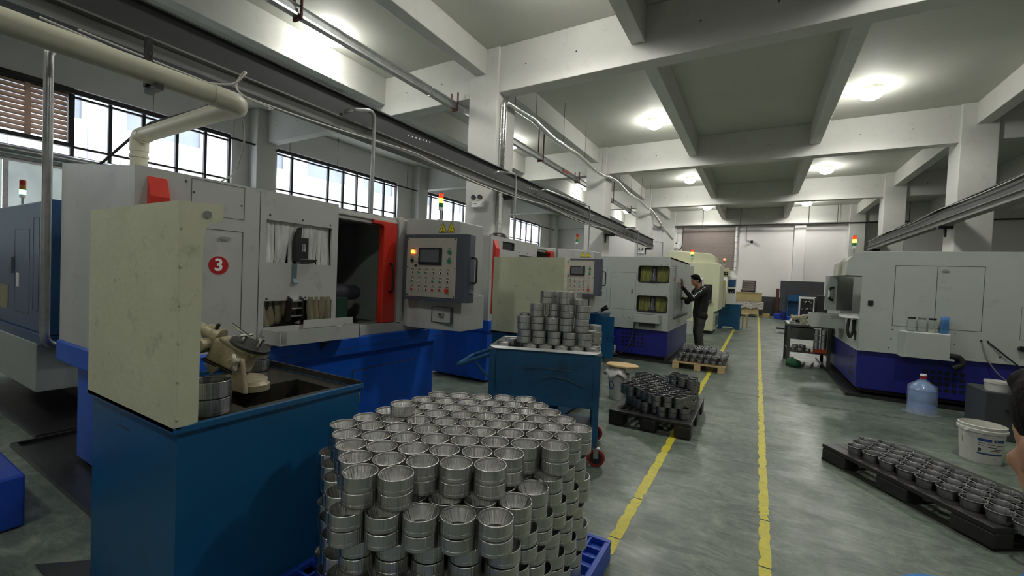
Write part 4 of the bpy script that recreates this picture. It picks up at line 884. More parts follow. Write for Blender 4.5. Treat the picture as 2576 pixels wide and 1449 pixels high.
for xx in (0, W-.05):
    for yy in (0, Dp-.05): obj('leg', bx(xx-.002, xx+.052, yy-.004, yy+.05, .14, .90), 'teal2', ct, bev=.004, **k)
obj('lower_rail', B().box(.05, W-.05, .01, .04, .17, .21).box(.05, W-.05, Dp-.04, Dp-.01, .17, .21).box(.01, .04, .05, Dp-.05, .17, .21).box(W-.04, W-.01, .05, Dp-.05, .17, .21), 'teal2', ct, bev=.003, **k)
obj('lower_shelf', bx(.05, W-.05, .05, Dp-.05, .205, .212), 'dark2', ct, **k)
for xx in (.05, W-.005):
    for yy in (-.0, Dp-.05):
        wz = .072
        q = obj('wheel', B().cyl((xx, yy-.018, wz), (xx, yy+.018, wz), .072, n=26), 'wheelred', ct, smooth=True, bev=.006, **k)
        obj('hub', B().cyl((xx, yy-.021, wz), (xx, yy+.021, wz), .05, n=22).cyl((xx, yy-.028, wz), (xx, yy+.028, wz), .016, n=12), 'dark2', q, smooth=True, **k)
        obj('fork', B().box(xx-.02, xx+.02, yy-.03, yy-.024, wz, .15).box(xx-.02, xx+.02, yy+.024, yy+.03, wz, .15).box(xx-.03, xx+.03, yy-.03, yy+.03, .143, .15), 'galv', q, **k)
hb = obj('push_handle', B().tube(bend_r([(0, .06, .84), (-.30, .06, .72), (-.30, .56, .72), (0, .56, .84)], .03), .017, 10).tube([(0, .06, .62), (-.14, .06, .76)], .012, 8).tube([(0, .56, .62), (-.14, .56, .76)], .012, 8), 'teal2', ct, smooth=True, **k)
obj('scratch', B().tube([(.45, -.0045, .68), (.55, -.0045, .70), (.65, -.0045, .69), (.78, -.0045, .64)], .003, 5).tube([(.3, -.0045, .76), (.5, -.0045, .765), (.7, -.0045, .755)], .002, 5), 'dark2', ct, **k)
GC = 'rings heaped in the cart'
cu, sv = math.cos(ca), math.sin(ca)
CR = []
def cput(u, v, z, lab, src=None):
    CR.append((u, v, z))
    o = put(src or ring0, -1.93+u*cu-v*sv, 3.0+u*sv+v*cu, z, lab, GC); o.name = 'turned_ring'; return o
H2 = .113
z0 = .51
def stack(u, v, ztop, n_, name):
    for q in range(n_):
        cput(u, v, ztop-RH*(q+1)+.001, 'ring in the cart heap, %s, %s from its top' % (name, ORD[q]))
for n_, u in enumerate((.10, .33, .462, .595, .725, .855)):
    stack(u, .09, z0+RH*(8 if n_ else 8)-.016, 2, 'lowest front row, %s from the handle' % ORD[n_])
for n_, u in enumerate((.268, .395, .525, .655, .782)): stack(u, .15, 1.057, 2, 'second tier, %s from the handle' % ORD[n_])
for n_, u in enumerate((.255, .375, .50, .622, .752)): stack(u, .18, 1.170, 2, 'third tier, %s from the handle' % ORD[n_])
for n_, u in enumerate((.36, .505, .63, .76)): stack(u, .22+(.08 if n_ == 1 else 0), 1.283, 2, 'fourth tier, %s from the handle' % ORD[n_])
for n_, u in enumerate((.44, .60)): stack(u, .27, 1.396, 2, 'peak, %s from the handle' % ORD[n_])
stack(.735, .25, 1.339, 1, 'single beside the peak')
stack(.53, .42, 1.396, 2, 'peak, rear pair nearer the handle'); stack(.68, .40, 1.396, 2, 'peak, rear pair nearer the aisle')
stack(.25, .33, 1.170+.02, 2, 'third tier rear, handle end'); stack(.87, .33, 1.057, 2, 'second tier rear, aisle end'); stack(.87, .47, 1.10, 2, 'second tier back corner, aisle end')
stack(.13, .30, .955, 2, 'lowest row rear, handle end'); stack(.85, .26, .944, 2, 'lowest row rear, aisle end')
cb = B(); nb = 0
import itertools
for a, b_2 in itertools.combinations(CR, 2):
    if (a[0]-b_2[0])**2+(a[1]-b_2[1])**2 < .122**2 and abs(a[2]-b_2[2]) < .053: print('CLASH', [round(q, 3) for q in a+b_2])
for tier, (zt, us, vs) in enumerate(((.944-2*RH, [.1+.13*i for i in range(7)], [.09, .22, .35, .48]), (.944, [.2+.13*i for i in range(6)], [.28, .42, .52]), (1.057, [.27+.13*i for i in range(5)], [.29, .42]), (1.170, [.36+.13*i for i in range(4)], [.31, .43]), (1.283, [.42, .56, .69], [.36, .45]))):
    for u in us:
        for v in vs:
            for q in range(2 if tier else 5):
                z = zt-RH*(q+1)
                if z > .512 and not any((a-u)**2+(b_2-v)**2 < .122**2 and abs(c_3-z) < .054 for a, b_2, c_3 in CR): cb.lathe([(.0605, 0), (.0605, .054), (.055, .054), (.044, .004)], (-1.93+u*cu-v*sv, 3.0+u*sv+v*cu, z), 14, closed=True)
o = obj('ring_heap_core', cb, 'steel', smooth=True); tag(o, 'rings hidden in the heart of the cart heap', 'rings', kind='stuff')

# ------------------------------------------------------------------ rings standing in the wash bin
ringb = obj('wide_ring', ring_bm(.072, .07, .068, .062, 40), 'steeld', smooth=True)
GB = 'rings left in the near wash bin'
ringb.location = (-1.955, .90, .8805); tag(ringb, 'shiny ring beside the screen edge in the near bin, lower of two', 'ring', GB)
put(ringb, -1.955, .90, .9515, 'shiny ring beside the screen edge in the near bin, upper of two', GB)
o = put(ringb, -2.06, .98, .8805, 'small ring behind the front ring stack in the near bin', GB); o.scale = (.7, .7, 1)
for n_, (x, y, z, s_, l) in enumerate(((-2.56, 1.0, .8805, 1.0, 'dark wide ring by the gauge, lower of the screen-side stack'), (-2.56, 1.0, .9515, 1.0, 'dark wide ring by the gauge, upper of the screen-side stack'), (-2.58, 1.43, .8805, 1.0, 'dark wide ring behind the tilting table, lower one'), (-2.58, 1.43, .9515, 1.0, 'dark wide ring behind the tilting table, upper one'), (-2.42, .88, .8805, .8, 'dark ring tucked behind the guard screen'))):
    o = put(ringb, x, y, z, l, GB); o.scale = (s_, s_, 1)

# ------------------------------------------------------------------ black pallet of oiled rings
pallet_plastic('plastic_pallet', 'black plastic pallet with dark oiled rings, straddling the yellow tape', 'plasblk', (-1.30, 4.39, 0), 0, .81, 1.17, .155, .03, .06)
ringd = obj('oiled_ring', B().lathe([(.046, 0), (.0505, .004), (.0505, .050), (.049, .0515), (.046, .0515), (.045, .050), (.045, .002), (.046, 0)], (0, 0, 0), 30, closed=True), 'steeld', smooth=True)
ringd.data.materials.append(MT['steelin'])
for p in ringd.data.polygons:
    if math.hypot(p.center.x, p.center.y) < .0455: p.material_index = 1  # bore faces take a darker steel than the outside
GD = 'dark oiled rings on the black pallet'
d2 = .1045; fst = True
UD = (.1, .03); 
def dring(x, y, z, lab):
    global fst
    if fst: ringd.location = (x, y, z); tag(ringd, lab, 'ring', GD); fst = False
    else: put(ringd, x, y, z, lab, GD)
an2 = math.radians(14)
a1 = (d2*math.cos(an2), d2*math.sin(an2)); a2 = (d2*math.cos(an2-PI/3), d2*math.sin(an2-PI/3))
cellsD = []
for i in range(-12, 13):
    for j in range(-12, 13):
        x, y = -.835+a1[0]*i+a2[0]*j, 4.47+a1[1]*i+a2[1]*j
        cellsD.append((x, y))
def inside(x, y, lo=0):
    return -1.235-lo <= x <= -.565+lo and y <= 5.50 and y >= 4.45-lo and (y-4.46 > -.66*(x+.86) or x > -.86) and (y - 4.46 > .25*(x+.86)-.03 or x < -.86)
L2 = [c for c in cellsD if inside(*c)]
L2.sort(key=lambda c: c[1])
def lab_d(tier, c, n_, N): return 'dark ring on black pallet, %s tier, %s' % (tier, n_)
def rowpos(lst, c):
    srt = sorted(lst, key=lambda p: (round(p[1]/.052), p[0])); rows_ = {}
    for p in lst: rows_.setdefault(round(((p[1]-4.4)*math.cos(an2)-(p[0]+.8)*math.sin(an2))/.0905), []).append(p)
    ks = sorted(rows_); r_ = round(((c[1]-4.4)*math.cos(an2)-(c[0]+.8)*math.sin(an2))/.0905); q = sorted(rows_[r_])
    ki = ks.index(r_); return '%s row from %s, %s from pail' % (ORD[ki] if ki < 9 else ORD[len(ks)-1-ki], 'front' if ki < 9 else 'the rear', ORD[q.index(c)])
for c in L2:
    dring(c[0], c[1], .157+3*.0535, 'dark pallet ring, upper course top, '+rowpos(L2, c))
edge = [c for c in L2 if c[1] < 4.78 or c[0] > -.64 or c[0] < -1.15]
for c in edge: dring(c[0], c[1], .157+2*.0535, 'dark pallet ring, upper course underneath, '+rowpos(L2, c))
L1 = [(c[0]+.05, c[1]+.03) for c in cellsD]; L1 = [c for c in L1 if inside(c[0], c[1]-.02) and c[0] < -.55]
e1 = [c for c in L1 if c[1] < 4.82 or c[0] > -.65 or c[0] < -1.13]
for c in e1:
    for q, nm in ((0, 'floor ring'), (1, 'second ring up')): dring(c[0], c[1], .157+q*.0535, 'dark pallet %s, base course, ' % nm+rowpos(L1, c))
cb = B()
for c in L2:
    if c not in edge: cb.lathe([(.05, 0), (.05, .05), (.045, .05), (.045, .002)], (c[0], c[1], .157+2*.0535), 12, closed=True)
for c in L1:
    if c not in e1:
        for q in (0, 1): cb.lathe([(.05, 0), (.05, .05), (.045, .05), (.045, .002)], (c[0], c[1], .157+q*.0535), 12, closed=True)
o = obj('ring_stack_core', cb, 'steeld', smooth=True); tag(o, 'dark rings hidden inside the black pallet stack', 'rings', kind='stuff')
for n_, (x, y) in enumerate(((-.77, 5.08), (-.67, 5.02), (-.57, 4.96), (-.77, 5.21), (-.67, 5.15), (-.57, 5.09))):
    for q, nm in ((0, 'lower'), (1, 'upper')): dring(x, y, .157+(4+q)*.0535+.001, 'dark ring of the raised cluster, %s, %s of six, black pallet' % (nm, ORD[n_]))

# ------------------------------------------------------------------ wooden pallet of flanged hubs
wp = thing('wooden_pallet', 'small pine pallet loaded with dark flanged hubs by the man', 'pallet', (-1.27, 8.08, 0))
for i in range(6): obj('deck_board', bx(-1.27, -.42, 8.08+i*.19, 8.08+i*.19+.13, .10, .12), 'pine', wp, bev=.002)
for y in (8.08, 8.55, 9.05):
    for x in (-1.27, -.91, -.53): obj('block', bx(x, x+.11, y, y+.1, .0, .10), 'pine', wp, bev=.002)
for x in (-1.27, -.91, -.53): obj('stringer', bx(x, x+.11, 8.18, 9.05, .082, .1), 'pine', wp)
hub = obj('flanged_hub', B().lathe([(.034, 0), (.044, .003), (.047, .03), (.047, .036), (.051, .04), (.051, .048), (.046, .052), (.044, .072), (.04, .074), (.034, .07), (.034, .004)], (0, 0, 0), 20, closed=True), 'steeld', smooth=True)
GH = 'dark flanged hubs on the pine pallet'; fh = True
for lev, (nx, ny, x0_, y0_) in enumerate(((7, 8, -1.17, 8.17), (7, 8, -1.15, 8.20), (5, 5, -1.12, 8.38))):
    for j in range(ny):
        for i in range(nx):
            x, y = x0_+i*.113+(.03 if j % 2 else 0), y0_+j*.103
            if x > -.43 or (lev < 2 and 0 < i < nx-1 and 1 < j and not (lev == 1 and (i > 3 or True))): continue
            if lev == 0 and j > 1 and 0 < i < nx-1: continue
            lab = 'flanged hub, pine pallet, %s layer, %s row, %s from the machine' % (('bottom', 'middle', 'top')[lev], ORD[j], ORD[i])
            z = .121+lev*.078
            if fh: hub.location = (x, y, z); tag(hub, lab, 'hub', GH); fh = False
            else: put(hub, x, y, z, lab, GH, 'hub')

# ------------------------------------------------------------------ low black pallet of bowl rings, right
ra = math.atan2(-1.05, .71)
pallet_plastic('plastic_pallet', 'long low black pallet with flared rings in rows beside the white pail', 'plasblk', (.565, 4.66, 0), ra, 1.28, .78, .14, .035, .07, solid=True)
bowl = obj('flared_ring', B().lathe([(.052, 0), (.057, .002), (.058, .022), (.0595, .023), (.0595, .040), (.062, .041), (.0625, .052), (.0672, .058), (.0676, .063), (.0665, .0645), (.0615, .0645), (.059, .060), (.055, .03), (.052, .004)], (0, 0, 0), 36, closed=True), 'steeld', smooth=True)
GW = 'flared rings in rows on the low black pallet'; fb = True
for j in range(4):
    for i in range((1 if j == 3 else 0), 9):
        x, y = .79+i*.0795+j*.055, 4.55-i*.1155+j*.127
        lab = 'flared ring, %s row from the pallet edge, %s from the far end' % (ORD[j], ORD[i])
        if fb: bowl.location = (x, y, .1405); tag(bowl, lab, 'ring', GW); fb = False
        else: put(bowl, x, y, .1405, lab, GW)

# ------------------------------------------------------------------ teal cabinet behind the cart
tc_ = thing('tool_cabinet', 'teal cabinet with its door swung open, holding two black handled tools', 'cabinet', (-2.7, 7.95, 0))
obj('body', B().box(-3.0, -2.53, 7.68, 7.70, .1, .87).box(-3.0, -2.98, 7.7, 8.3, .1, .87).box(-2.55, -2.53, 7.70, 8.3, .1, .87).box(-2.98, -2.55, 8.28, 8.3, .1, .87).box(-3.0, -2.53, 7.68, 8.3, 0, .1), 'teal', tc_)
obj('rim', B().box(-3.02, -2.51, 7.66, 8.32, .865, .885), 'teal', tc_)
obj('door', bx(-2.6, -2.235, 7.62, 7.635, .1, .86), 'teal', tc_, bev=.003)
obj('door_loop', B().tube(bend([(-2.3, 7.60, .52), (-2.2, 7.6, .5), (-2.2, 7.6, .44), (-2.34, 7.6, .42), (-2.36, 7.6, .48), (-2.3, 7.6, .56)]), .006, 6), 'teal2', tc_)
for n_, (x, y) in enumerate(((-2.72, 7.75), (-2.60, 7.8), (-2.66, 7.92), (-2.8, 7.85))):
    o = put(ring0, x, y, .8855, 'ring on the teal cabinet behind the cart, %s one' % ['nearest', 'aisle-side', 'rear', 'machine-side'][n_], 'rings on the teal cabinet')
    o = put(ring0, x, y, .8855+RH, 'upper ring on the teal cabinet, %s pile' % ['nearest', 'aisle-side', 'rear', 'machine-side'][n_], 'rings on the teal cabinet')
for n_ in (0, 1):
    tag(obj('hand_tool', B().cyl((-2.63, 7.76+.07*n_, .91), (-2.42, 7.74+.07*n_, 1.05-.05*n_), .022, n=12), 'black', smooth=True), 'thick black tool handle leaning on the teal cabinet, %s one' % ['upper', 'lower'][n_], 'tool', 'black tool handles')

# ------------------------------------------------------------------ pails, jug, boxes
pl = thing('pail', 'white pail with cardboard on it beside the black pallet', 'pail', (-1.5, 5.45, 0))
obj('bucket', B().lathe([(0, 0), (.11, 0), (.14, .3), (.145, .3), (.145, .32), (.135, .32), (.105, .01), (0, .01)], (-1.5, 5.45, 0), 28), 'pail', pl, smooth=True)
obj('logo_ring', B().tube([(-1.5+.131*math.cos(a_), 5.45-.0-.131*abs(math.sin(a_)), .18+.05*math.sin(t_)) for t_, a_ in [(2*PI*i/16, PI+1.05+.28*math.cos(2*PI*i/16)) for i in range(17)]], .006, 5), 'pblue', pl)
cv = []; cf = []
for i in range(17):
    for jj in range(7):
        a_ = PI*.55+2*PI*.62*i/16; r_ = .06+.022*jj+(.012*math.sin(i*1.9) if jj > 3 else 0); z = .405-(0 if jj < 4 else (jj-3)*.032*(1+.4*math.sin(i*1.3)))
        cv.append((-1.5+r_*math.cos(a_), 5.45+r_*math.sin(a_), z))
for i in range(16):
    for jj in range(6): cf.append((i*7+jj, i*7+7+jj, i*7+8+jj, i*7+jj+1))
o = obj('cloth', B().poly(cv, cf), 'pail', pl, smooth='all'); sd_ = o.modifiers.new('thick', 'SOLIDIFY'); sd_.thickness = .008
cdb = B(); rq = random.Random(9)
pr_ = [(-1.46+.215*math.cos(2*PI*i/16)*(1+rq.uniform(-.07, .07)), 5.45+.15*math.sin(2*PI*i/16)*(1+rq.uniform(-.08, .08))) for i in range(16)]
cdb.prism(pr_, .415, .445)
tag(obj('cardboard_sheet', cdb, 'card', bev=.012), 'torn brown cardboard lying across the white pail beside the black pallet', 'cardboard')
p2_ = thing('pail', 'large white pail with blue print bars standing beside the low pallet', 'pail', (1.86, 5.58, 0))
obj('bucket', B().lathe([(0, .0), (.135, 0), (.152, .27), (.165, .275), (.166, .30), (.158, .305), (.160, .33), (.152, .335), (.128, .02), (0, .015)], (1.86, 5.58, .0), 40), 'pail', p2_, smooth=True)
obj('contents', B().cyl((1.86, 5.58, .26), (1.86, 5.58, .27), .142, n=32), 'sludge', p2_)
def wrapbar(c, r, a0, a1, z0_, z1_, m_, par, n=8, name='print_bar'):
    vs = []; fs = []
    for i in range(n+1):
        a_ = a0+(a1-a0)*i/n
        for z in (z0_, z1_):
            rr2 = r(z); vs.append((c[0]+rr2*math.cos(a_), c[1]+rr2*math.sin(a_), z))
    for i in range(n): fs.append((2*i, 2*i+2, 2*i+3, 2*i+1))
    return obj(name, B().poly(vs, fs), m_, par)
rz_ = lambda z: .1365+.0630*z
cc = (1.86, 5.58)
wrapbar(cc, rz_, -2.05, -1.45, .205, .23, 'pblue', p2_); wrapbar(cc, rz_, -1.2, -.75, .205, .23, 'pblue', p2_); wrapbar(cc, rz_, -2.05, -.8, .085, .10, 'pblue', p2_, 14)
for (a0, a1, z) in ((-2.0, -1.75, .185), (-1.62, -1.3, .18), (-1.2, -.8, .175), (-2.0, -1.8, .165), (-1.6, -1.2, .155), (-1.5, -1.0, .125), (-1.3, -.9, .14)): wrapbar(cc, rz_, a0, a1, z, z+.006, 'print', p2_, 5, 'print_line')
wrapbar(cc, rz_, -1.35, -1.25, .205, .23, 'print', p2_, 3, 'print_mark'); wrapbar(cc, rz_, -2.02, -1.88, .11, .14, 'print', p2_, 3, 'print_mark')
obj('bail_ear', B().ball((1.72, 5.47, .28), .016, 6), 'pail', p2_)
obj('bail', B().tube(bend([(1.715, 5.47, .28), (1.69, 5.45, .22), (1.70, 5.46, .17)]), .003, 5), 'galv', p2_)
jg = thing('water_jug', 'blue water jug with a maroon cap wrapped in a clear bag', 'jug', (1.88, 7.30, 0))
obj('bottle', B().lathe([(0, 0), (.125, 0), (.135, .02), (.135, .11), (.129, .125), (.129, .145), (.135, .16), (.135, .25), (.129, .265), (.129, .28), (.133, .30), (.10, .36), (.04, .40), (.035, .44), (0, .44)], (1.88, 7.30, .0), 32), 'jug', jg, smooth=True)
obj('cap', B().lathe([(0, .42), (.036, .42), (.036, .475), (0, .475)], (1.88, 7.30, 0), 20), 'wheelred', jg, smooth=True); obj('cap_top', B().lathe([(0, .475), (.034, .475), (.03, .495), (0, .495)], (1.88, 7.30, 0), 20), 'whitep', jg, smooth=True)
bg = B(); n_ = 28; pr = [(.19, .003), (.148, .012), (.142, .1), (.143, .2), (.144, .29), (.132, .345), (.07, .395), (.045, .42)]
vs = []
for i in range(n_):
    a_ = 2*PI*i/n_
    for r_, z in pr:
        rr3 = r_*(1+.05*math.sin(i*2.7+z*30)+.03*math.sin(i*5.1+z*11)); vs.append((1.88+rr3*math.cos(a_), 7.30+rr3*math.sin(a_), z))
bg.poly(vs, [(i*8+q, ((i+1) % n_)*8+q, ((i+1) % n_)*8+q+1, i*8+q+1) for i in range(n_) for q in range(7)])
obj('bag', bg, 'bag', jg, smooth='all')
db = thing('black_box', 'black metal box with a dark knob standing by the water jug machine', 'box', (2.3, 6.5, 0))
obj('case', bx(2.16, 2.7, 6.45, 6.95, 0, .50), 'dgrey', db, bev=.01)
obj('clasp', B().prism([(2.3, .33), (2.36, .38), (2.42, .33), (2.36, .28)], 6.43, 6.45, 'y'), 'black', db, bev=.005)
tb = thing('white_tub', 'small round white tub on top of the black metal box', 'tub', (2.28, 6.58, .50))
obj('body', B().lathe([(0, .5005), (.085, .5005), (.092, .58), (.098, .585), (.098, .61), (.088, .612), (.082, .515), (0, .51)], (2.28, 6.58, 0), 24), 'pail', tb, smooth=True)
p3_ = thing('pail', 'white pail on the floor behind the man', 'pail', (-1.76, 14.2, 0))
obj('bucket', B().lathe([(0, 0), (.13, 0), (.16, .38), (.165, .38), (.165, .40), (.15, .40), (.12, .01), (0, .01)], (-1.76, 14.2, 0), 20), 'pail', p3_, smooth=True)

# ================================================================== two-window machine with the violet base
m5 = thing('gear_machine', 'grey-green machine on a violet-blue base with two rubber-framed windows', 'machine', (-2.1, 8.5, 0))
y5 = 8.5
obj('base', bx(-2.95, -1.455, y5+.02, 11.1, .09, .60), 'violet', m5, bev=.006)
obj('base_gap', bx(-2.9, -1.5, y5+.08, 11.05, .0, .09), 'dark2', m5)
w1h, w2h = (-2.045, -1.475, 1.53, 1.84), (-2.05, -1.485, .955, 1.255)
obj('front_sheet', B().holes('y', y5, .02, -2.84, -1.455, .61, 2.02, [w1h, w2h]), 'grey5', m5)
obj('rear_body', bx(-2.84, -2.10, y5+.02, 11.0, .61, 2.02), 'grey5', m5, bev=.01)
obj('roof', bx(-2.10, -1.455, y5+.02, 11.0, 1.99, 2.02), 'grey5', m5)
obj('sill_step', B().box(-2.9, -1.435, y5-.012, y5, .595, .615).box(-1.455, -1.435, y5, 11.1, .595, .615), 'grey5', m5)
obj('aisle_sheet', bx(-1.475, -1.455, y5+.02, 11.05, .615, 2.02), 'grey5', m5, bev=.004)
obj('aisle_joint', B().box(-1.455, -1.4535, 9.02, 9.026, .85, 1.92).box(-1.455, -1.4535, 10.4, 10.41, .85, 1.98), 'print', m5)
obj('kick_strip', bx(-1.455, -1.445, 9.05, 11.02, .79, .84), 'gunmetal', m5)
obj('rear_unit', bx(-2.6, -1.5, 11.1, 12.35, .62, 2.05), 'grey5', m5, bev=.05)
obj('rear_unit_joint', bx(-1.4995, -1.498, 11.12, 11.17, .7, 1.98), 'print', m5)
gd = obj('aisle_door', bx(-1.455, -1.44, 9.1, 10.35, .88, 1.88), 'grey5', m5, bev=.003)
obj('door_glass', bx(-1.44, -1.436, 9.2, 10.1, 1.0, 1.55), 'galv', gd)
for i in range(6): obj('door_rib', bx(-1.436, -1.43, 9.25+i*.15, 9.28+i*.15, 1.0, 1.55), 'grey5', gd)
obj('door_handle', B().tube(bend_r([(-1.44, 9.85, 1.19), (-1.385, 9.85, 1.19), (-1.385, 10.05, 1.20), (-1.44, 10.05, 1.20)], .02), .012, 8), 'black', gd, smooth=True)
obj('name_plate', bx(-1.455, -1.452, 8.76, 8.93, 1.77, 1.87), 'taupe', m5, bev=.0005); obj('plate_mark', B().box(-1.452, -1.4515, 8.78, 8.8, 1.8, 1.84).box(-1.452, -1.4515, 8.82, 8.91, 1.82, 1.84).box(-1.452, -1.4515, 8.82, 8.91, 1.79, 1.80), 'whitep', m5)
obj('red_mark', B().tube([(-1.454, 8.97+.035*math.cos(PI*i/8), 1.60+.035*math.sin(PI*i/8)) for i in range(17)], .005, 5), 'red', m5)
outline('door_joint', m5, 'y', y5, -2.60, -2.09, .965, 1.705)
obj('door_latch', B().cyl((-2.155, y5, 1.34), (-2.155, y5-.02, 1.34), .016, n=12).box(-2.165, -2.145, y5-.024, y5-.016, 1.30, 1.37), 'chrome', m5)
outline('panel_joint', m5, 'y', y5, -2.81, -2.68, 1.09, 1.80, t=.002)
for (a0, a1, z0_, z1_) in (w1h, w2h):
    q = obj('window_gasket', B().tube(bend_r([((a0+a1)/2, y5-.006, z0_), (a0, y5-.006, z0_), (a0, y5-.006, z1_), (a1, y5-.006, z1_), (a1, y5-.006, z0_), ((a0+a1)/2, y5-.006, z0_)], .045), .011, 8), 'rubber', m5, smooth=True)
    strips(m5, 9, a0+.02, a0+.24, z0_+.01, z1_, y5+.06, 'stripy', seed=3, ax='y'); strips(m5, 9, a0+.34, a1-.01, z0_+.01, z1_, y5+.06, 'stripy', seed=8, ax='y')
    obj('window_back', bx(a0-.02, a1+.01, y5+.10, y5+.5, z0_-.02, z1_+.02), 'dark', m5)
    cx_ = a0+.29
    sp = obj('workholder', B().cyl((cx_, y5+.02, z0_+.03), (cx_, y5+.02, z0_+.10), .06, .05, n=16).cyl((cx_, y5+.02, z0_+.10), (cx_, y5+.02, z0_+.20), .035, .03, n=14).cyl((cx_, y5+.02, z0_+.20), (cx_, y5+.02, z0_+.26), .02, n=12), 'gunmetal', m5, smooth=True)
    obj('workholder_glint', B().cyl((cx_+.005, y5-.015, z0_+.05), (cx_-.005, y5-.0, z0_+.19), .014, .008, n=10), 'chrome', sp, smooth=True)
    obj('workholder_base', bx(cx_-.07, cx_+.07, y5-.03, y5+.09, z0_-.005, z0_+.035), 'dark2', sp, bev=.006)
screws(m5, 'y', y5, [(x, z) for z in (1.875, 1.29) for x in (-2.03, -1.9, -1.77, -1.63, -1.50)], .007)
screws(m5, 'y', y5, [(-2.42, .78), (-2.33, .79), (-2.32, .84), (-2.28, .77), (-2.2, .80)], .008)
obj('catch_box', B().prism([(-2.085, y5), (-2.085, y5-.14), (-1.62, y5-.14), (-1.585, y5-.11), (-1.585, y5)], .735, .90), 'grey5', m5, bev=.01)
obj('box_mouth', bx(-2.07, -1.6, y5-.125, y5-.01, .899, .902), 'dark', m5)
obj('dark_patch', bx(-2.0, -1.68, y5-.002, y5, .64, .72), 'dark', m5)  # plain dark rectangle on the front sheet below the catch box
obj('drain_hose', B().tube(bend([(-2.07, y5-.05, .74), (-2.08, y5-.06, .5), (-2.15, y5-.1, .25), (-2.28, y5-.14, .10), (-2.42, y5-.16, .05)], 8), .012, 8), 'railgrey', m5, smooth=True)
for r_ in range(4):
    for c_ in range(6): obj('vent_hole', bx(-2.315+c_*.075, -2.275+c_*.075, y5+.016, y5+.0205, .46-r_*.075, .50-r_*.075), 'black', m5)
for y in (8.85, 10.42):
    for r_ in range(4): obj('vent_slot', bx(-1.456, -1.4545, y, y+.2, .28+r_*.075, .31+r_*.075), 'black', m5)
obj('side_tank', B().cyl((-2.93, y5+.1, .6), (-2.93, y5+.1, 2.08), .075, n=20), 'grey5', m5, smooth=True)
tag(obj('drip_tray', B().box(-2.6, -1.33, 8.36, 11.2, .001, .01).box(-2.6, -1.33, 8.36, 8.385, .01, .045).box(-1.355, -1.33, 8.385, 11.2, .01, .045), 'dark2'), 'black steel drip tray on the floor under the two-window machine', 'tray')
tf = thing('steel_flask', 'stacked chrome cups by the hose on the floor before the two-window machine', 'flask', (-2.43, 8.42, .011))
obj('body', B().lathe([(0, .012), (.06, .012), (.065, .08), (.05, .09), (.05, .1), (.062, .11), (.06, .2), (.045, .24), (0, .25)], (-2.45, 8.44, 0), 20), 'chrome', tf, smooth=True)
tag(obj('floor_bar', B().cyl((-1.22, 8.45, .02), (-1.16, 9.0, .02), .016, n=8), 'galv', smooth=True), 'grey steel bar lying on the floor between two-window machine and pine pallet', 'bar')

# ================================================================== big machine with the water jug in front
mr = thing('gear_machine', 'long grey-green machine on a dark blue base with jars on its shelf', 'machine', (2.6, 7.9, 0), )
yr = 7.9
obj('base', B().prism([(1.31, yr+.03), (1.31, 11.3), (4.6, 11.3), (4.6, yr+.03)], .10, .66), 'violet', mr, bev=.008)
obj('base_gap', bx(1.37, 4.5, yr+.09, 11.2, .045, .10), 'dark2', mr)
obj('front_sheet', B().prism([(1.31, .66), (4.6, .66), (4.6, 2.10), (1.30, 2.10), (1.2, 2.06), (1.14, 1.98), (1.12, 1.75), (1.31, 1.74)], yr, yr+.03, 'y'), 'grey5', mr, bev=.004)
obj('body', bx(1.9, 4.6, yr+.03, 11.2, .67, 2.09), 'grey5', mr)
obj('side_hood', B().prism([(1.9, 2.085), (1.30, 2.085), (1.2, 2.045), (1.14, 1.975), (1.125, 1.75), (1.9, 1.75)], yr+.03, yr+.5, 'y'), 'pale', mr, bev=.006)
obj('side_hood_rear', B().prism([(1.9, 2.06), (1.25, 2.06), (1.15, 2.02), (1.09, 1.95), (1.08, 1.75), (1.9, 1.75)], yr+.5, yr+.95, 'y'), 'pale', mr, bev=.006)
obj('lower_side', bx(1.3, 1.33, yr+.03, 11.1, .67, 1.12), 'grey5', mr)
obj('sill', B().box(1.29, 1.31, yr-.01, 11.2, .655, .675).box(1.31, 4.6, yr-.012, yr, .655, .675), 'grey5', mr)
obj('inner_recess', bx(1.7, 1.9, yr+.03, 9.6, 1.12, 1.75), 'dark', mr)
obj('side_ledge', bx(1.12, 1.35, yr+.03, yr+.45, 1.115, 1.14), 'whitep', mr, bev=.002)
obj('rear_side', bx(1.3, 1.6, 9.5, 11.2, 1.12, 1.75), 'grey5', mr)
obj('inner_rail', B().cyl((1.45, 8.5, 1.3), (1.45, 8.5, 1.72), .012, n=8), 'chrome', mr)
obj('hose_pair', B().tube(bend([(1.22, 8.1, 1.1), (1.2, 8.1, .92), (1.24, 8.12, .8), (1.28, 8.14, .9), (1.28, 8.14, 1.08)], 8), .02, 8), 'railgrey', mr, smooth=True)
obj('socket_plate', bx(1.296, 1.3, 8.0, 8.15, .78, .92), 'dark2', mr)
dl = obj('swing_door', B().prism([(.99, 8.86), (1.15, 8.86), (1.42, 9.25), (1.42, 9.28), (1.14, 8.88), (.99, 8.88)], 1.18, 1.755), 'grey5', mr, bev=.003)
obj('handle', B().tube(bend_r([(1.10, 8.86, 1.56), (1.06, 8.81, 1.56), (1.04, 8.80, 1.50)], .03), .018, 10).tube(bend_r([(1.04, 8.80, 1.42), (1.05, 8.81, 1.36), (1.10, 8.86, 1.35)], .03), .018, 10), 'black', dl, smooth=True)
obj('handle_grip', B().cyl((1.04, 8.80, 1.52), (1.04, 8.80, 1.40), .016, n=10), 'whitep', dl, smooth=True)
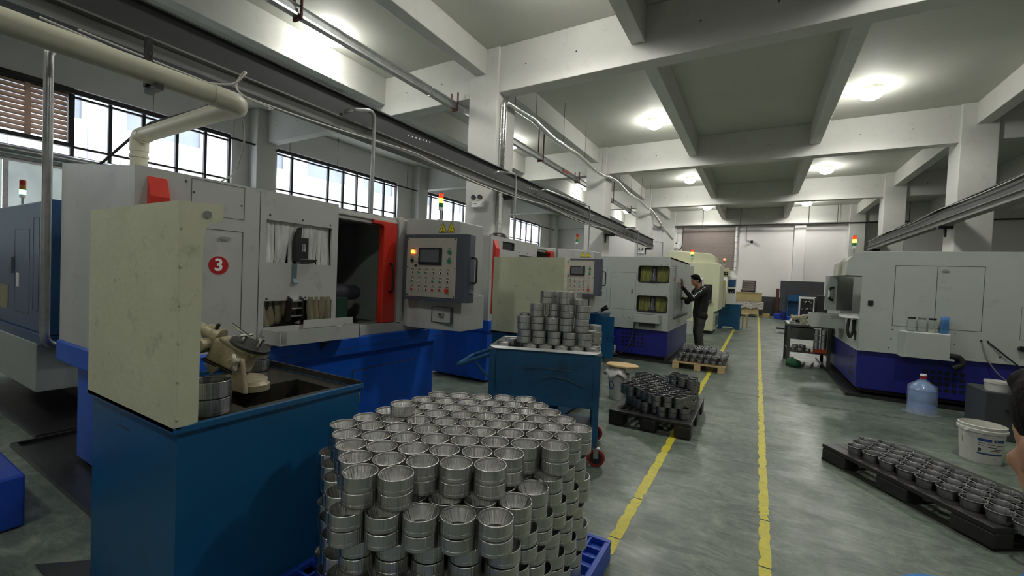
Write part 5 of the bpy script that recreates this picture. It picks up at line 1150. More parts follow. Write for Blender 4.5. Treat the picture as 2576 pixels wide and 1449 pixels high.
obj('basin', B().box(.84, 1.32, 9.0, 9.01, .87, 1.10).box(.84, .85, 9.01, 9.6, .87, 1.10).box(.84, 1.32, 9.6, 9.61, .87, 1.10).box(.85, 1.32, 9.01, 9.6, .87, .88), 'grey5', mr, bev=.003)
obj('basin_lining', bx(.86, 1.31, 9.02, 9.59, 1.03, 1.04), 'oiltop', mr)
outline('door_joint', mr, 'y', yr, 1.67, 2.565, 1.045, 1.905, t=.006)
obj('leaf_joint', bx(2.105, 2.111, yr-.0015, yr+.001, 1.05, 1.90), 'print', mr)
obj('door_latch', B().cyl((2.18, yr, 1.845), (2.18, yr-.02, 1.845), .018, n=14).box(2.15, 2.22, yr-.026, yr-.018, 1.84, 1.855), 'chrome', mr)
obj('switch', bx(1.39, 1.45, yr-.02, yr, 1.32, 1.39), 'black', mr, bev=.006)
bxs = obj('shelf_box', B().prism([(1.74, yr), (1.79, yr-.16), (2.235, yr-.16), (2.235, yr)], .66, .985), 'grey5', mr, bev=.005)
obj('shelf_top', B().prism([(1.75, yr-.005), (1.795, yr-.155), (2.23, yr-.155), (2.255, yr-.005)], .985, .992), 'whitep', bxs)
obj('shelf_foot', bx(1.74, 2.28, yr-.17, yr, .645, .662), 'grey5', bxs)
screws(mr, 'y', yr, [(1.68, .995), (1.67, .86), (1.65, .73), (2.32, 1.0), (2.32, .86), (2.32, .72)], .008)
screws(mr, 'y', yr, [(2.57, .93), (2.63, .93), (2.75, .74)], .013, 'black')
for r_ in range(4):
    for c_ in range(6):
        if c_ < 2 and r_ > 2: continue
        obj('vent_hole', bx(2.04+c_*.073, 2.082+c_*.073, yr+.026, yr+.0305, .43-r_*.078, .475-r_*.078), 'black', mr)
for r_ in range(4): obj('vent_slot', bx(1.3085, 1.3105, 8.25, 8.5, .22+r_*.09, .26+r_*.09), 'black', mr)
obj('drain_elbow', B().tube(bend([(2.24, yr-.06, .70), (2.36, yr-.06, .70), (2.40, yr-.06, .60), (2.30, yr-.06, .54)], 6), .035, 12), 'rubber', mr, smooth=True)
obj('cable_a', B().tube(bend([(2.57, yr-.01, .92), (2.62, yr-.03, .7), (2.74, yr-.04, .5), (3.0, yr-.05, .3)], 6), .007, 6), 'taupe', mr, smooth=True)
obj('cable_b', B().tube(bend([(2.63, yr-.01, .92), (2.75, yr-.03, .8), (2.95, yr-.05, .6)], 6), .009, 6), 'black', mr, smooth=True)
obj('black_fitting', B().cyl((2.93, yr, .87), (2.93, yr-.06, .87), .035, n=12), 'black', mr)
outline('panel_joint', mr, 'y', yr, 2.91, 3.4, .98, 1.4, t=.003)
tower_light('tower_lamp', mr, 1.21, 8.0, 2.04, 'ly', 1.0)
tag(obj('drip_tray', B().box(1.17, 4.7, 7.74, 11.4, .001, .01).box(1.17, 4.7, 7.74, 7.77, .01, .045).box(1.17, 1.2, 7.77, 11.4, .01, .045), 'dark2'), 'black steel drip tray on the floor under the water jug machine', 'tray')
tag(obj('white_rag', B().prism([(1.16, 7.97), (1.3, 7.98), (1.32, 8.1), (1.22, 8.14), (1.15, 8.08)], 1.1405, 1.155), 'pail', bev=.006), 'crumpled white rag on the little side ledge below the swing door', 'rag')
for n_, (x, capm, lab) in enumerate(((1.86, 'black', 'clear jar with a black lid nearest the machine corner'), (1.965, 'galv', 'clear jar with a silver lid between the black-lidded jars'), (2.07, 'black', 'clear jar with a black lid beside the blue bottle'))):
    j = thing('jar', lab, 'jar', (x, yr-.075, .9925), 'jars on the machine shelf')
    obj('glass', B().lathe([(0, .0), (.042, 0), (.044, .01), (.044, .155), (.036, .17), (.036, .175), (0, .175)], (x, yr-.075, .9925), 20), 'jar', j, smooth=True)
    obj('lid', B().lathe([(0, .175), (.04, .175), (.04, .198), (0, .198)], (x, yr-.075, .9925), 20), capm, j, smooth=True)
    obj('residue', B().cyl((x, yr-.075, .995), (x, yr-.075, 1.0+(.01, .006, .03)[n_]), .036, n=16), ('dark', 'oiltop', 'sludge')[n_], j)
bb_ = thing('bottle', 'square blue bottle with a light blue cap beside the jars', 'bottle', (2.19, yr-.075, .9925))
obj('body', bx(2.148, 2.228, yr-.11, yr-.04, .993, 1.165), 'bluecan', bb_, bev=.012); obj('cap', bx(2.155, 2.228, yr-.108, yr-.045, 1.165, 1.225), 'bluecap', bb_, bev=.012)

# ================================================================== workbench
wbn = thing('workbench', 'dark green-grey steel workbench with a hanging drawer box and lower shelf', 'workbench', (.9, 10.4, 0))
bt_ = .82
obj('top', bx(.54, 1.27, 9.97, 11.0, bt_-.04, bt_), 'bench', wbn, bev=.003)
obj('top_mat', bx(.56, 1.25, 9.99, 10.98, bt_, bt_+.006), 'galv', wbn)
for x in (.55, 1.2):
    for y in (9.98, 10.93): obj('leg', bx(x, x+.055, y, y+.055, 0, bt_-.04), 'bench', wbn, bev=.003)
obj('shelf', bx(.57, 1.25, 10.0, 10.96, .27, .30), 'bench', wbn, bev=.003)
dr = obj('drawer', bx(.61, .98, 10.0, 10.7, .53, .76), 'bench', wbn, bev=.004); obj('drawer_joint', bx(.62, .97, 9.9985, 10.0, .745, .748), 'print', dr)
obj('back_panel', bx(1.22, 1.25, 10.05, 10.93, .30, .78), 'dark2', wbn)
rnd = random.Random(21)
GT = 'rings and fixtures on the workbench'
def small(nm, b_, m_, lab, cat, grp=GT, **kk): return tag(obj(nm, b_, m_, **kk), lab, cat, grp)
for n_, (x, y, s_, z) in enumerate(((.62, 10.05, .75, 0), (.72, 10.03, .6, 0), (.80, 10.08, .8, 0), (.92, 10.05, .9, 0), (.92, 10.05, .9, RH*.9), (1.02, 10.1, .85, 0), (1.02, 10.1, .85, RH*.9), (1.12, 10.2, .9, 0), (.66, 10.25, .8, 0), (.9, 10.4, .9, 0), (1.1, 10.5, .9, 0), (1.1, 10.5, .9, RH*.9))):
    o = put(ring0, x, y, bt_+.007+z, 'shiny ring on the workbench top, %s from its near aisle corner' % ORD[n_], 'rings on the workbench'); o.scale = (s_*.8, s_*.8, s_*.9)
fx_ = thing('clamping_fixture', 'tan holed clamp block standing on the front edge of the workbench', 'fixture', (.8, 10.12, bt_))
obj('block', B().holes('y', 10.06, .05, .76, .86, bt_+.007, bt_+.14, [(.79, .83, bt_+.07, bt_+.11)]), 'casting', fx_)
obj('arm', B().cyl((.7, 10.2, bt_+.12), (.95, 10.15, bt_+.2), .03, n=12).cyl((.62, 10.2, bt_+.1), (.72, 10.2, bt_+.13), .045, n=14), 'casting', fx_, smooth=True)
for n_ in range(14):
    x, y = .6+rnd.random()*.55, 10.25+rnd.random()*.6; r_ = .025+rnd.random()*.03; z = bt_+.007
    b_ = B().cyl((x, y, z), (x+rnd.uniform(-.05, .05), y, z+.06+rnd.random()*.1), r_, r_*.6, n=12)
    if n_ % 3 == 0: b_.box(x-.06, x+.07, y-.02, y+.02, z, z+.05)
    small('fixture_part', b_, rnd.choice(['casting', 'dark2', 'chrome', 'galv']), 'oily metal fixture part heaped on the workbench, %s nearest the camera' % (ORD[n_] if n_ < 12 else ('next to last' if n_ == 12 else 'last')), 'machine part', smooth=True)
tag(obj('blue_glove', B().ball((.84, 10.3, bt_+.17), .05, 6, (1.2, 1, .5)), 'bluecap', smooth='all'), 'light blue glove on top of the heap on the workbench', 'glove')
for n_, (x, y, z) in enumerate(((.66, 10.1, .30), (.78, 10.12, .30), (.90, 10.1, .30), (.72, 10.25, .30), (.84, 10.28, .30), (.70, 10.12, .36), (.82, 10.15, .36))):
    o = put(ring0, x, y, z+.0015, 'shiny ring on the workbench lower shelf, %s from the aisle leg' % ORD[n_], 'rings on the workbench lower shelf'); o.scale = (.9, .9, .95)
for r_ in range(4):
    for c_ in range(2):
        o = put(ring0, 1.03+c_*.11, 10.03, .30+.0015+.115*r_+(.06 if r_ == 0 else 0), 'ring in the dark stack under the workbench top, %s up, %s column' % (ORD[r_], ['inner', 'outer'][c_]), 'ring stack under the bench'); o.scale = (.8, .8, 1.9)
tag(obj('orange_bin', B().box(.98, 1.19, 9.985, 9.99, .302, .38).box(.98, .985, 9.99, 10.02, .302, .38).box(1.185, 1.19, 9.99, 10.02, .302, .38), 'orange'), 'small orange-red parts bin on the lower shelf of the workbench', 'bin')
gr = B().ball((.68, 9.86, .07), .1, 8, (1.2, .8, .9))
for v in gr.bm.verts:
    k_ = 1+.22*math.sin(v.co.x*60+v.co.z*40)*math.cos(v.co.y*55+v.co.z*25); v.co = Vector((.68+(v.co.x-.68)*k_, 9.86+(v.co.y-9.86)*k_, max(.002, (v.co.z)*k_*(1.25-(v.co.x-.6)*2.2))))
tag(obj('green_rag', gr, 'green', smooth='all'), 'crumpled green cloth on the floor under the workbench', 'cloth')
for n_ in range(3): tag(obj('steel_bar', B().cyl((.82+.14*n_, 10.06, .025), (.9+.14*n_, 10.5, .025), .018, n=8), 'galv'), 'short steel bar on the floor below the workbench, %s from the green cloth' % ORD[n_], 'bar', 'bars under the workbench')
lt2 = thing('low_stand', 'low black steel stand on the floor beyond the workbench', 'stand', (.95, 17.3, 0))
obj('top', bx(.62, 1.5, 17.1, 17.5, .13, .18), 'dark2', lt2)
for x in (.64, 1.44):
    for y in (17.12, 17.44): obj('leg', bx(x, x+.04, y, y+.04, 0, .13), 'whitep', lt2)

# ================================================================== cream machining centres
cmn = thing('machining_centre', 'tall cream machining centre with a stepped top behind the man', 'machine', (-1.7, 14.5, 0))
obj('column_housing', B().prism([(-2.6, 2.2), (-2.6, 2.55), (-2.52, 2.62), (-1.32, 2.52), (-1.18, 2.42), (-1.18, 2.2)], 14.6, 15.4, 'y'), 'cream2', cmn, bev=.03)
obj('cabin', B().prism([(-2.55, .1), (-2.55, 2.25), (-1.08, 2.22), (-1.02, 2.15), (-1.02, .75), (-1.14, .7), (-1.14, .1)], 14.5, 16.1, 'y'), 'cream2', cmn, bev=.02)
obj('front_window', bx(-1.75, -1.48, 14.47, 14.5, 1.35, 1.75), 'whitep', cmn, bev=.01); obj('window_glass', bx(-1.72, -1.51, 14.462, 14.47, 1.4, 1.7), 'gunmetal', cmn)
obj('dark_window', bx(-1.46, -1.22, 14.48, 14.5, 1.05, 1.55), 'black', cmn, bev=.01); obj('inner_part', B().cyl((-1.34, 14.46, 1.1), (-1.34, 14.46, 1.35), .06, n=12), 'galv', cmn, smooth=True)
obj('window_shelf', bx(-1.48, -1.2, 14.42, 14.5, 1.0, 1.04), 'gunmetal', cmn)
obj('foot_grille', bx(-1.14, -1.10, 14.55, 15.9, .15, .65), 'grey5', cmn)
for i in range(4): obj('grille_slot', bx(-1.101, -1.098, 14.65+i*.3, 14.85+i*.3, .25, .55), 'black', cmn)
obj('stand', bx(-2.5, -1.2, 14.55, 16.1, 0, .1), 'dark2', cmn)
tower_light('tower_lamp', cmn, -1.86, 14.6, 2.22, 'ly', 1.4)
c2 = thing('machining_centre', 'second cream machine with a green control stand, beside the blue cabinet', 'machine', (-.9, 16.6, 0))
obj('head', B().prism([(-1.3, 1.85), (-1.3, 2.16), (-.92, 2.14), (-.86, 2.08), (-.86, 1.85)], 16.3, 17.0, 'y'), 'cream2', c2, bev=.01)
obj('head_window', bx(-1.14, -.9, 16.285, 16.3, 1.9, 2.02), 'black', c2); obj('window_mark', B().box(-1.1, -1.0, 16.283, 16.285, 1.93, 1.95).box(-.98, -.94, 16.283, 16.285, 1.95, 1.98), 'whitep', c2)
obj('body', bx(-1.7, -1.28, 16.3, 17.2, 0, 1.86), 'cream2', c2, bev=.01)
obj('panel_post', bx(-.93, -.64, 16.5, 16.6, .9, 1.84), 'whitep', c2, bev=.01)
obj('panel_screen', bx(-.89, -.66, 16.49, 16.5, 1.5, 1.76), 'navy', c2); obj('panel_keys', bx(-.89, -.68, 16.49, 16.5, 1.28, 1.44), 'black', c2)
for i in range(3): obj('panel_key', bx(-.87+i*.06, -.84+i*.06, 16.487, 16.49, 1.31, 1.33), 'whitep', c2)
obj('spray_nozzle', B().tube(bend([(-1.15, 16.24, 1.7), (-1.05, 16.24, 1.72), (-1.0, 16.24, 1.6), (-1.05, 16.24, 1.5)]), .03, 8), 'yellow', c2, smooth=True)
obj('green_post', bx(-1.12, -.95, 16.25, 16.35, .8, 1.72), 'cream', c2)
tower_light('tower_lamp', c2, -1.05, 16.5, 2.13, 'lrl', 1.2)
bc = thing('tool_cabinet', 'blue steel cabinet on feet standing beside the aisle tape before the crates', 'cabinet', (-.87, 17.2, 0))
obj('body', bx(-1.22, -.5, 16.97, 17.55, .14, .86), 'teal', bc, bev=.004); obj('top', bx(-1.26, -.47, 16.94, 17.58, .86, .89), 'teal', bc)
obj('foot_skirt', B().prism([(-1.22, 0), (-1.08, 0), (-1.0, .08), (-.73, .08), (-.65, 0), (-.5, 0), (-.5, .14), (-1.22, .14)], 16.97, 16.99, 'y').box(-.52, -.5, 16.99, 17.1, 0, .14).box(-.52, -.5, 17.4, 17.5, 0, .14).box(-1.22, -1.2, 17.4, 17.5, 0, .14), 'teal', bc)
obj('side_latch', bx(-.5, -.485, 17.1, 17.5, .45, .7), 'dgrey', bc)
vz = thing('bench_vice', 'dark bench vice standing on the blue cabinet before the crates', 'vice', (-.85, 17.1, .89))
obj('body', B().box(-.98, -.84, 17.05, 17.2, .891, 1.02).box(-.9, -.76, 17.06, 17.18, .96, 1.06).prism([(-.84, .95), (-.7, .95), (-.78, 1.1), (-.9, 1.1)], 17.06, 17.16, 'y'), 'dark2', vz, bev=.01)
tag(obj('small_case', B().holes('y', 17.05, .1, -1.18, -1.02, .891, 1.0, [(-1.15, -1.05, .92, .97)]), 'dark2'), 'small open black case at the corner of the blue cabinet', 'case')
st_ = thing('wooden_stool', 'small pale wooden stand just behind the blue cabinet', 'stand', (-.35, 17.8, 0))
for x, y in ((-.44, 17.7), (-.3, 17.7), (-.44, 18.0), (-.3, 18.0)): obj('leg', bx(x, x+.04, y, y+.04, 0, .5), 'pine', st_)
obj('seat', bx(-.47, -.23, 17.67, 18.07, .5, .53), 'pine', st_)
# crates
cr1 = thing('wooden_crate', 'long plywood crate on top of the plastic-wrapped crate by the far wall', 'crate', (-.45, 25.7, .78))
obj('box', bx(-1.14, .16, 25.2, 26.2, .80, 1.24), 'ply', cr1)
for x in (-1.17, -.72, -.28, .12): obj('batten', bx(x, x+.09, 25.17, 25.2, .80, 1.24), 'ply', cr1)
obj('edge_batten', B().box(-1.17, .21, 25.165, 25.2, 1.2, 1.27).box(-1.17, .21, 25.165, 25.2, .80, .84), 'ply', cr1); obj('lid', bx(-1.2, .24, 25.14, 26.24, 1.24, 1.26), 'ply', cr1)
cr2 = thing('wooden_crate', 'plywood crate draped in clear plastic wrap under the long crate', 'crate', (-.45, 25.7, 0))
obj('box', bx(-1.1, .1, 25.25, 26.15, .14, .775), 'ply', cr2)
for x in (-1.1, -.5, .02): obj('skid', bx(x, x+.09, 25.25, 26.15, 0, .14), 'pine', cr2)
wr = B(); vs = []; fs = []
for i in range(31):
    for j in range(9):
        x = -1.2+i*(1.5/30); z = .80-.045*j-.05*(j/8)*math.sin(i*.75)+.02*math.sin(i*2.3)*(j/8)
        vs.append((x, 25.2-.03*math.sin(i*1.7+j)-.03*math.sin(j*2.1+i*.6)-.01*j, z))
for i in range(30):
    for j in range(8): fs.append((i*9+j, i*9+9+j, i*9+10+j, i*9+j+1))
wr.poly(vs, fs); o = obj('plastic_wrap', wr, 'wrap', cr2, smooth='all'); sd = o.modifiers.new('thick', 'SOLIDIFY'); sd.thickness = .012
tag(obj('wooden_box', bx(.28, .6, 25.5, 25.9, 0, .2), 'pine', bev=.004), 'small brown wooden box on the floor right of the big crates', 'box')
cr3 = tag(obj('wooden_box', bx(-1.5, -1.22, 25.3, 25.8, .6, 1.22), 'pine', bev=.004), 'reddish wooden box end showing beside the long plywood crate', 'box')
tag(obj('black_kettle', B().ball((-.72, 25.4, 1.33), .07, 7), 'black', smooth='all'), 'small black round object on top of the long plywood crate', 'pot')
tag(obj('box_pedestal', bx(-1.52, -1.2, 25.28, 25.82, 0, .6), 'ply'), 'pale box standing under the reddish box beside the crates', 'box')
# slate board, navy cupboard and clutter
bd = thing('slate_board', 'large dark slate board leaning by the far wall behind the workbench', 'board', (1.9, 25.1, 0))
obj('board', bx(.98, 2.75, 25.05, 25.12, .42, 1.92), 'board', bd, bev=.01)
for x in (1.05, 2.6): obj('leg', bx(x, x+.07, 25.12, 25.2, 0, 1.8), 'dgrey', bd)
cbx = thing('blue_cupboard', 'blue open cupboard standing before the slate board', 'cupboard', (1.55, 24.6, 0))
obj('shell', B().box(1.28, 1.85, 24.4, 24.85, .95, 1.25).box(1.28, 1.31, 24.4, 24.85, 0, .95).box(1.82, 1.85, 24.4, 24.85, 0, .95).box(1.31, 1.82, 24.82, 24.85, 0, .95), 'teal', cbx)
ob2 = thing('parts_rack', 'dark rack packed with metal parts under a white rail beside the slate board', 'rack', (2.0, 23, 0))
obj('frame', B().box(1.66, 1.69, 23.0, 23.03, 0, 1.19).box(2.18, 2.21, 23.0, 23.03, 0, 1.19).box(1.66, 2.21, 23.4, 23.43, 0, 1.19), 'whitep', ob2); obj('rail', bx(1.62, 2.25, 22.97, 23.03, 1.17, 1.2), 'whitep', ob2)
obj('fill', bx(1.7, 2.17, 23.04, 23.38, .02, 1.1), 'dark2', ob2)
for n_ in range(14): obj('part', B().cyl((1.74+.065*(n_ % 7), 23.0, .62+.3*(n_//7)+.03*(n_ % 3)), (1.78+.065*(n_ % 7), 23.01, .66+.3*(n_//7)+.04*(n_ % 2)), .022, n=8), ['chrome', 'dark2', 'galv'][n_ % 3], ob2)
tag(obj('black_cabinet', bx(2.3, 2.9, 22.9, 23.6, 0, 1.28), 'dark2', bev=.01), 'black cabinet right of the parts rack, mostly hidden by the swing door', 'cabinet')
for n_, (x, y, w2__, h_) in enumerate(((.78, 25.0, .5, .28), (1.3, 24.3, .35, .22), (1.1, 25.4+.0, .4, .5))):
    if n_ == 2: x, y = 1.15, 24.85
    lab = ['blue plastic tub on the floor nearest the leaning post', 'blue tub on the floor before the blue cupboard', 'tall dark blue tub against the slate board'][n_]
    if n_ == 2: x = 1.08; y = 24.62; h_ = .45; w2__ = .12
    tag(obj('blue_tub', B().prism([(x, .0), (x+w2__, 0), (x+w2__+.04, h_), (x-.04, h_)], y-.3 if n_ < 2 else y-.1, y, 'y'), 'violet' if n_ == 2 else 'plasblue', bev=.02), lab, 'tub', 'blue tubs by the slate board')

# ================================================================== people
def caps(b_, p0, p1, r0, r1, n=14, k=5):
    p0, p1 = Vector(p0), Vector(p1); d = (p1-p0); L_ = max(d.length, 1e-5); d /= L_; u = d.orthogonal().normalized(); v = d.cross(u)
    rings_ = []
    for i in range(k+1): a = -PI/2+(PI/2)*i/k; rings_.append((p0+d*(r0*math.sin(a)), max(r0*math.cos(a), 1e-4)))
    for i in range(k+1): a = (PI/2)*i/k; rings_.append((p1+d*(r1*math.sin(a)), max(r1*math.cos(a), 1e-4)))
    vs = [c+(u*math.cos(2*PI*j/n)+v*math.sin(2*PI*j/n))*r for c, r in rings_ for j in range(n)]; m_ = len(rings_)
    fs = [(i*n+j, i*n+(j+1) % n, (i+1)*n+(j+1) % n, (i+1)*n+j) for i in range(m_-1) for j in range(n)]+[tuple(range(n))[::-1], tuple(range((m_-1)*n, m_*n))]
    b_.poly(vs, fs); return b_
def chain(b_, pts, rs):
    for i in range(len(pts)-1): caps(b_, pts[i], pts[i+1], rs[i], rs[i+1])
    return b_
def ell(b_, c, r, n=10, rot=None):
    vs = []; fs = []; m_ = n*2
    for i in range(n+1):
        t_ = PI*i/n
        for j in range(m_):
            a = 2*PI*j/m_; p = Vector((r[0]*math.sin(t_)*math.cos(a), r[1]*math.sin(t_)*math.sin(a), r[2]*math.cos(t_)))
            if rot: p = rot @ p
            vs.append(p+Vector(c))
    for i in range(n):
        for j in range(m_): fs.append((i*m_+j, i*m_+(j+1) % m_, (i+1)*m_+(j+1) % m_, (i+1)*m_+j))
    b_.poly(vs, fs); return b_
def flesh(name, b_, m_, par, vox=.010, it=4):
    bmesh.ops.remove_doubles(b_.bm, verts=b_.bm.verts, dist=1e-5)
    o = obj(name, b_, m_, par, world=False)
    r = o.modifiers.new('remesh', 'REMESH'); r.mode = 'VOXEL'; r.voxel_size = vox; r.use_smooth_shade = True
    s_ = o.modifiers.new('smooth', 'SMOOTH'); s_.iterations = it; s_.factor = .5
    return o
# local frame: x forward (facing), y to his left, z up
def hand(b_, wrist, palm_c, up_, fwd, side, spread=.012, curl=0.0, thumb=1):
    """palm then four separate fingers and a thumb leaving the side of the palm"""
    W_, U_, F_, S_ = Vector(wrist), Vector(up_).normalized(), Vector(fwd).normalized(), Vector(side).normalized()
    base = W_+U_*.02
    for q in (-.5, 0, .5): caps(b_, base+S_*q*.045, base+U_*.075+S_*q*.055, .014, .013)
    L4 = (.072, .08, .075, .058)
    for q in range(4):
        s0 = (q-1.5)*.021; r_ = base+U_*.082+S_*s0
        k1 = r_+U_*L4[q]*.5+S_*(q-1.5)*spread*.5+F_*curl*.4*L4[q]; k2 = k1+U_*L4[q]*(.5-curl*.2)+S_*(q-1.5)*spread*.5+F_*curl*L4[q]*.6
        chain(b_, [r_, k1, k2], [.0095, .0085, .0072])
    t0 = base+U_*.02-S_*.028*thumb; t1 = t0+U_*.035-S_*.028*thumb+F_*.005; t2 = t1+U_*.03-S_*.008*thumb
    chain(b_, [t0, t1, t2], [.012, .0105, .009])
def head(b_, c, R_, ear=True, s=1.0):
    c = Vector(c)
    def at(x, y, z): return c+R_ @ (Vector((x, y, z))*s)
    ell(b_, at(-.01, 0, .035), (.098*s, .077*s, .092*s), 10, R_)      # cranium
    ell(b_, at(.022, 0, -.03), (.068*s, .06*s, .085*s), 10, R_)       # face
    ell(b_, at(.055, 0, -.088), (.03*s, .032*s, .024*s), 8, R_)       # chin
    caps(b_, at(.082, 0, .012), at(.105, 0, -.028), .010*s, .015*s)   # nose
    ell(b_, at(.10, 0, -.034), (.014*s, .019*s, .010*s), 6, R_)
    ell(b_, at(.083, 0, -.058), (.012*s, .026*s, .007*s), 6, R_); ell(b_, at(.080, 0, -.069), (.013*s, .022*s, .008*s), 6, R_)
    for q in (-1, 1):
        ell(b_, at(.072, q*.03, .022), (.014*s, .02*s, .007*s), 6, R_)    # brow
        ell(b_, at(.058, q*.045, -.022), (.02*s, .016*s, .018*s), 6, R_)  # cheek
        if ear: ell(b_, at(-.012, q*.078, -.005), (.017*s, .009*s, .031*s), 6, R_)
    return at
from mathutils import Euler
fa = math.atan2(-.502, -.864)
man = thing('person', 'man in a black hoodie with white sleeve print and grey jeans touching the machine', 'person', (-1.06, 10.1, 0), None, fa)
Rh = Euler((0, .45, .1)).to_matrix()
hb_ = B(); hc = Vector((.145, .01, 1.60))
at_ = head(hb_, hc, Rh)
chain(hb_, [(.02, 0, 1.40), (.055, 0, 1.47), (.115, 0, 1.555)], [.062, .055, .052])          # neck
wl_ = Vector((.49, .17, 1.46)); el_ = Vector((.27, .21, 1.215)); shl = Vector((.02, .185, 1.395))
wr_ = Vector((.30, -.05, 1.20)); er_ = Vector((.20, -.24, 1.12)); shr = Vector((.02, -.185, 1.395))
chain(hb_, [shl, el_, wl_], [.05, .04, .026]); chain(hb_, [shr, er_, wr_], [.05, .04, .026])
hand(hb_, wl_, None, (.10, 0, 1), (1, 0, 0), (0, 1, .0), curl=.1, thumb=-1)
hand(hb_, wr_, None, (1, 0, .35), (0, 0, -1), (0, 1, 0), curl=.4, thumb=-1)
chain(hb_, [(-.02, 0, 1.36), (-.01, 0, 1.1), (.0, 0, .95)], [.085, .085, .09])
chain(hb_, [(-.01, .08, .88), (.025, .09, .66), (.045, .095, .48), (.015, .10, .28), (-.01, .10, .09)], [.07, .065, .05, .042, .035])
chain(hb_, [(-.01, -.08, .88), (-.005, -.09, .66), (.015, -.095, .48), (-.02, -.10, .28), (-.06, -.10, .09)], [.07, .065, .05, .042, .035])
flesh('body', hb_, 'skin', man, .0085, 3)
hr = B(); ell(hr, hc+Rh @ Vector((-.022, 0, .052)), (.100, .086, .088), 10, Rh); ell(hr, hc+Rh @ Vector((-.055, 0, .0)), (.062, .076, .072), 10, Rh)
for q in range(16): a = q*.39; caps(hr, hc+Rh @ Vector((.0+.045*math.cos(a), .045*math.sin(a), .125)), hc+Rh @ Vector((.015+.05*math.cos(a), .05*math.sin(a), .142)), .012, .006)
flesh('hair', hr, 'hair', man, .009, 1)
for q in (-1, 1): obj('eye', ell(B(), hc+Rh @ Vector((.080, q*.03, .005)), (.008, .012, .006), 6, Rh), 'black', man, world=False)
jk = B()
chain(jk, [(-.01, .06, 1.33), (-.01, .05, 1.12), (.01, .045, .92)], [.125, .125, .13]); chain(jk, [(-.01, -.06, 1.33), (-.01, -.05, 1.12), (.01, -.045, .92)], [.125, .125, .13])
ell(jk, (.0, 0, 1.33), (.125, .20, .12)); ell(jk, (.02, 0, .90), (.135, .175, .07)); ell(jk, (-.03, 0, 1.30), (.13, .17, .15))
chain(jk, [shl, (shl+el_)/2, el_, (el_+wl_)/2, wl_-(wl_-el_).normalized()*.02], [.082, .07, .06, .052, .042])
chain(jk, [shr, (shr+er_)/2, er_, wr_-(wr_-er_).normalized()*.02], [.082, .07, .06, .042])
chain(jk, [(-.09, .07, 1.45), (-.12, 0, 1.44), (-.09, -.07, 1.45)], [.05, .06, .05]); chain(jk, [(.03, .075, 1.45), (-.06, .09, 1.46)], [.038, .045]); chain(jk, [(.03, -.075, 1.45), (-.06, -.09, 1.46)], [.038, .045])
ell(jk, (-.145, 0, 1.36), (.05, .1, .10))
caps(jk, (.0, .09, .845), (.0, -.09, .845), .12, .12)
flesh('hoodie', jk, 'hoodie', man, .012, 3)
# white print running down the sleeve
nrm = Vector((0, 1, .25)).normalized()
def mk(p, q, t_): return p+(q-p)*t_
for n_ in range(16):
    t_ = n_/15; p = mk(shl+Vector((.0, 0, .03)), el_, min(1, t_*2)) if t_ < .5 else mk(el_, wl_, (t_-.5)*2*.92)
    d = (el_-shl).normalized() if t_ < .5 else (wl_-el_).normalized(); upn = Vector((0, 1, 0)).cross(d).normalized()
    if upn.z < 0: upn = -upn
    r_ = .081-.034*t_
    c = p+(Vector((0, 1, 0))*.78+upn*.63).normalized()*(r_+.002)
    b_ = B(); tng = (Vector((0, 1, 0))*.63-upn*.78).normalized(); w_ = .015 if n_ % 3 else .021
    b_.poly([c-tng*w_-d*.007, c+tng*w_-d*.007, c+tng*w_*.7+d*.010, c-tng*w_*.9+d*.010]+[v_ - (Vector((0, 1, 0))*.78+upn*.63)*.006 for v_ in (c-tng*w_-d*.007, c+tng*w_-d*.007, c+tng*w_*.7+d*.010, c-tng*w_*.9+d*.010)], [(0, 1, 2, 3), (7, 6, 5, 4), (0, 4, 5, 1), (1, 5, 6, 2), (2, 6, 7, 3), (3, 7, 4, 0)])
    obj('sleeve_print', b_, 'whitep', man, world=False)
tr = B()
ell(tr, (.015, 0, .86), (.125, .17, .10))
chain(tr, [(.01, .085, .84), (.03, .09, .66), (.05, .095, .48), (.02, .10, .28), (-.01, .10, .07)], [.105, .095, .078, .072, .075])
chain(tr, [(.01, -.085, .84), (-.0, -.09, .66), (.02, -.095, .48), (-.02, -.10, .28), (-.06, -.10, .07)], [.105, .095, .078, .072, .075])
for z, r_ in ((.62, .09), (.42, .08), (.33, .078), (.22, .08), (.13, .083)): ell(tr, (.03-.04*(.6-z), .097, z), (r_, r_*.93, .03)); ell(tr, (-.02, -.097, z+.02), (r_, r_*.9, .03))
flesh('jeans', tr, 'jeans', man, .012, 2)
for q, xo in ((1, -.01), (-1, -.06)):
    sb = B(); chain(sb, [(xo-.06, q*.10, .05), (xo+.04, q*.10, .05), (xo+.15, q*.105, .04)], [.045, .046, .038]); 
    o = flesh('shoe', sb, 'black', man, .01, 2)

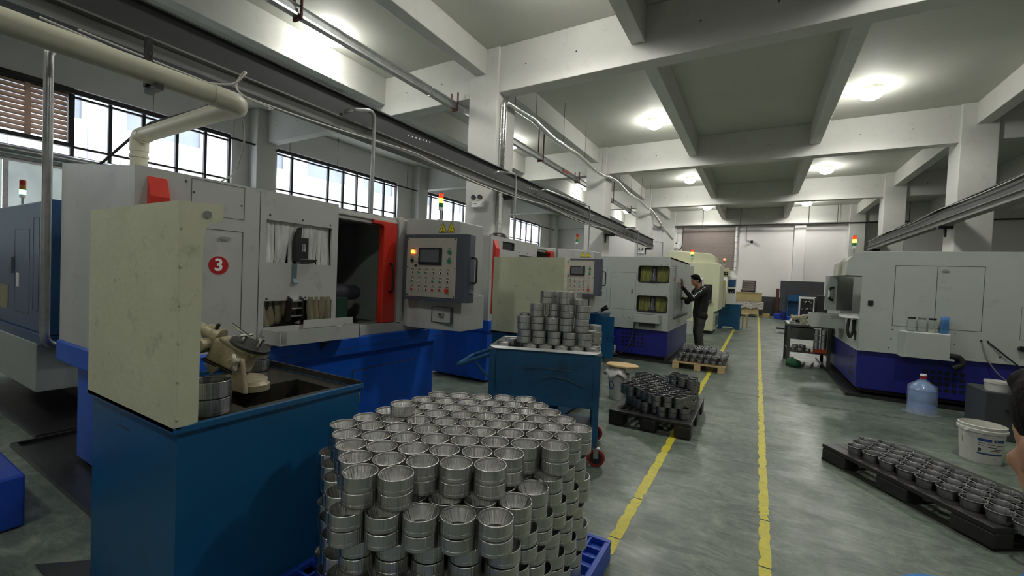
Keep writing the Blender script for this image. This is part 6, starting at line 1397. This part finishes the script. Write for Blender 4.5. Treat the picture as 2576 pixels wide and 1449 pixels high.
# person cropped by the frame edge: head, hair and blue shirt
pp = thing('person', 'person with black hair and a blue shirt, cut off by the picture edge', 'person', (.374, .813, -.002), None, math.radians(100))
s_b = B(); hc = Vector((.0, .0, 1.305)); Rp = Euler((0, .1, 0)).to_matrix()
head(s_b, hc, Rp, s=.92)
chain(s_b, [(-.03, 0, 1.10), (-.02, 0, 1.2), (-.01, 0, 1.27)], [.06, .052, .052])
chain(s_b, [(-.03, 0, 1.05), (-.03, 0, .8)], [.1, .11])
for q in (-1, 1):
    chain(s_b, [(-.03, q*.15, 1.06), (-.03, q*.19, .82), (.03, q*.19, .60)], [.045, .036, .026]); hand(s_b, (.03, q*.19, .60), None, (.1, 0, -1), (1, 0, 0), (1, 0, 0), curl=.3, thumb=-1)
    chain(s_b, [(-.03, q*.08, .75), (-.02, q*.09, .42), (-.05, q*.09, .08)], [.08, .052, .038])
flesh('body', s_b, 'skin', pp, .0085, 3)
h2 = B(); ell(h2, hc+Vector((-.02, 0, .055)), (.100, .082, .082)); ell(h2, hc+Vector((-.055, 0, .01)), (.058, .074, .07)); ell(h2, hc+Vector((.045, 0, .082)), (.05, .06, .03)); flesh('hair', h2, 'hair', pp, .009, 1)
sh2 = B(); ell(sh2, (-.03, 0, 1.03), (.11, .19, .12)); chain(sh2, [(-.03, .05, .98), (-.02, .05, .70)], [.115, .12]); chain(sh2, [(-.03, -.05, .98), (-.02, -.05, .70)], [.115, .12])
chain(sh2, [(-.03, 0, 1.10), (-.025, 0, 1.145)], [.075, .066])
for q in (-1, 1): chain(sh2, [(-.03, q*.15, 1.06), (-.03, q*.18, .88)], [.07, .058])
flesh('shirt', sh2, 'shirt', pp, .011, 2)
t3 = B(); ell(t3, (-.02, 0, .74), (.12, .15, .09))
for q in (-1, 1): chain(t3, [(-.02, q*.075, .72), (-.02, q*.085, .42), (-.05, q*.09, .08)], [.095, .07, .06])
flesh('trousers', t3, 'jeans', pp, .012, 2)
for q in (-1, 1):
    sb = B(); chain(sb, [(-.10, q*.09, .045), (.0, q*.09, .045), (.10, q*.095, .036)], [.042, .042, .034]); flesh('shoe', sb, 'black', pp, .01, 2)
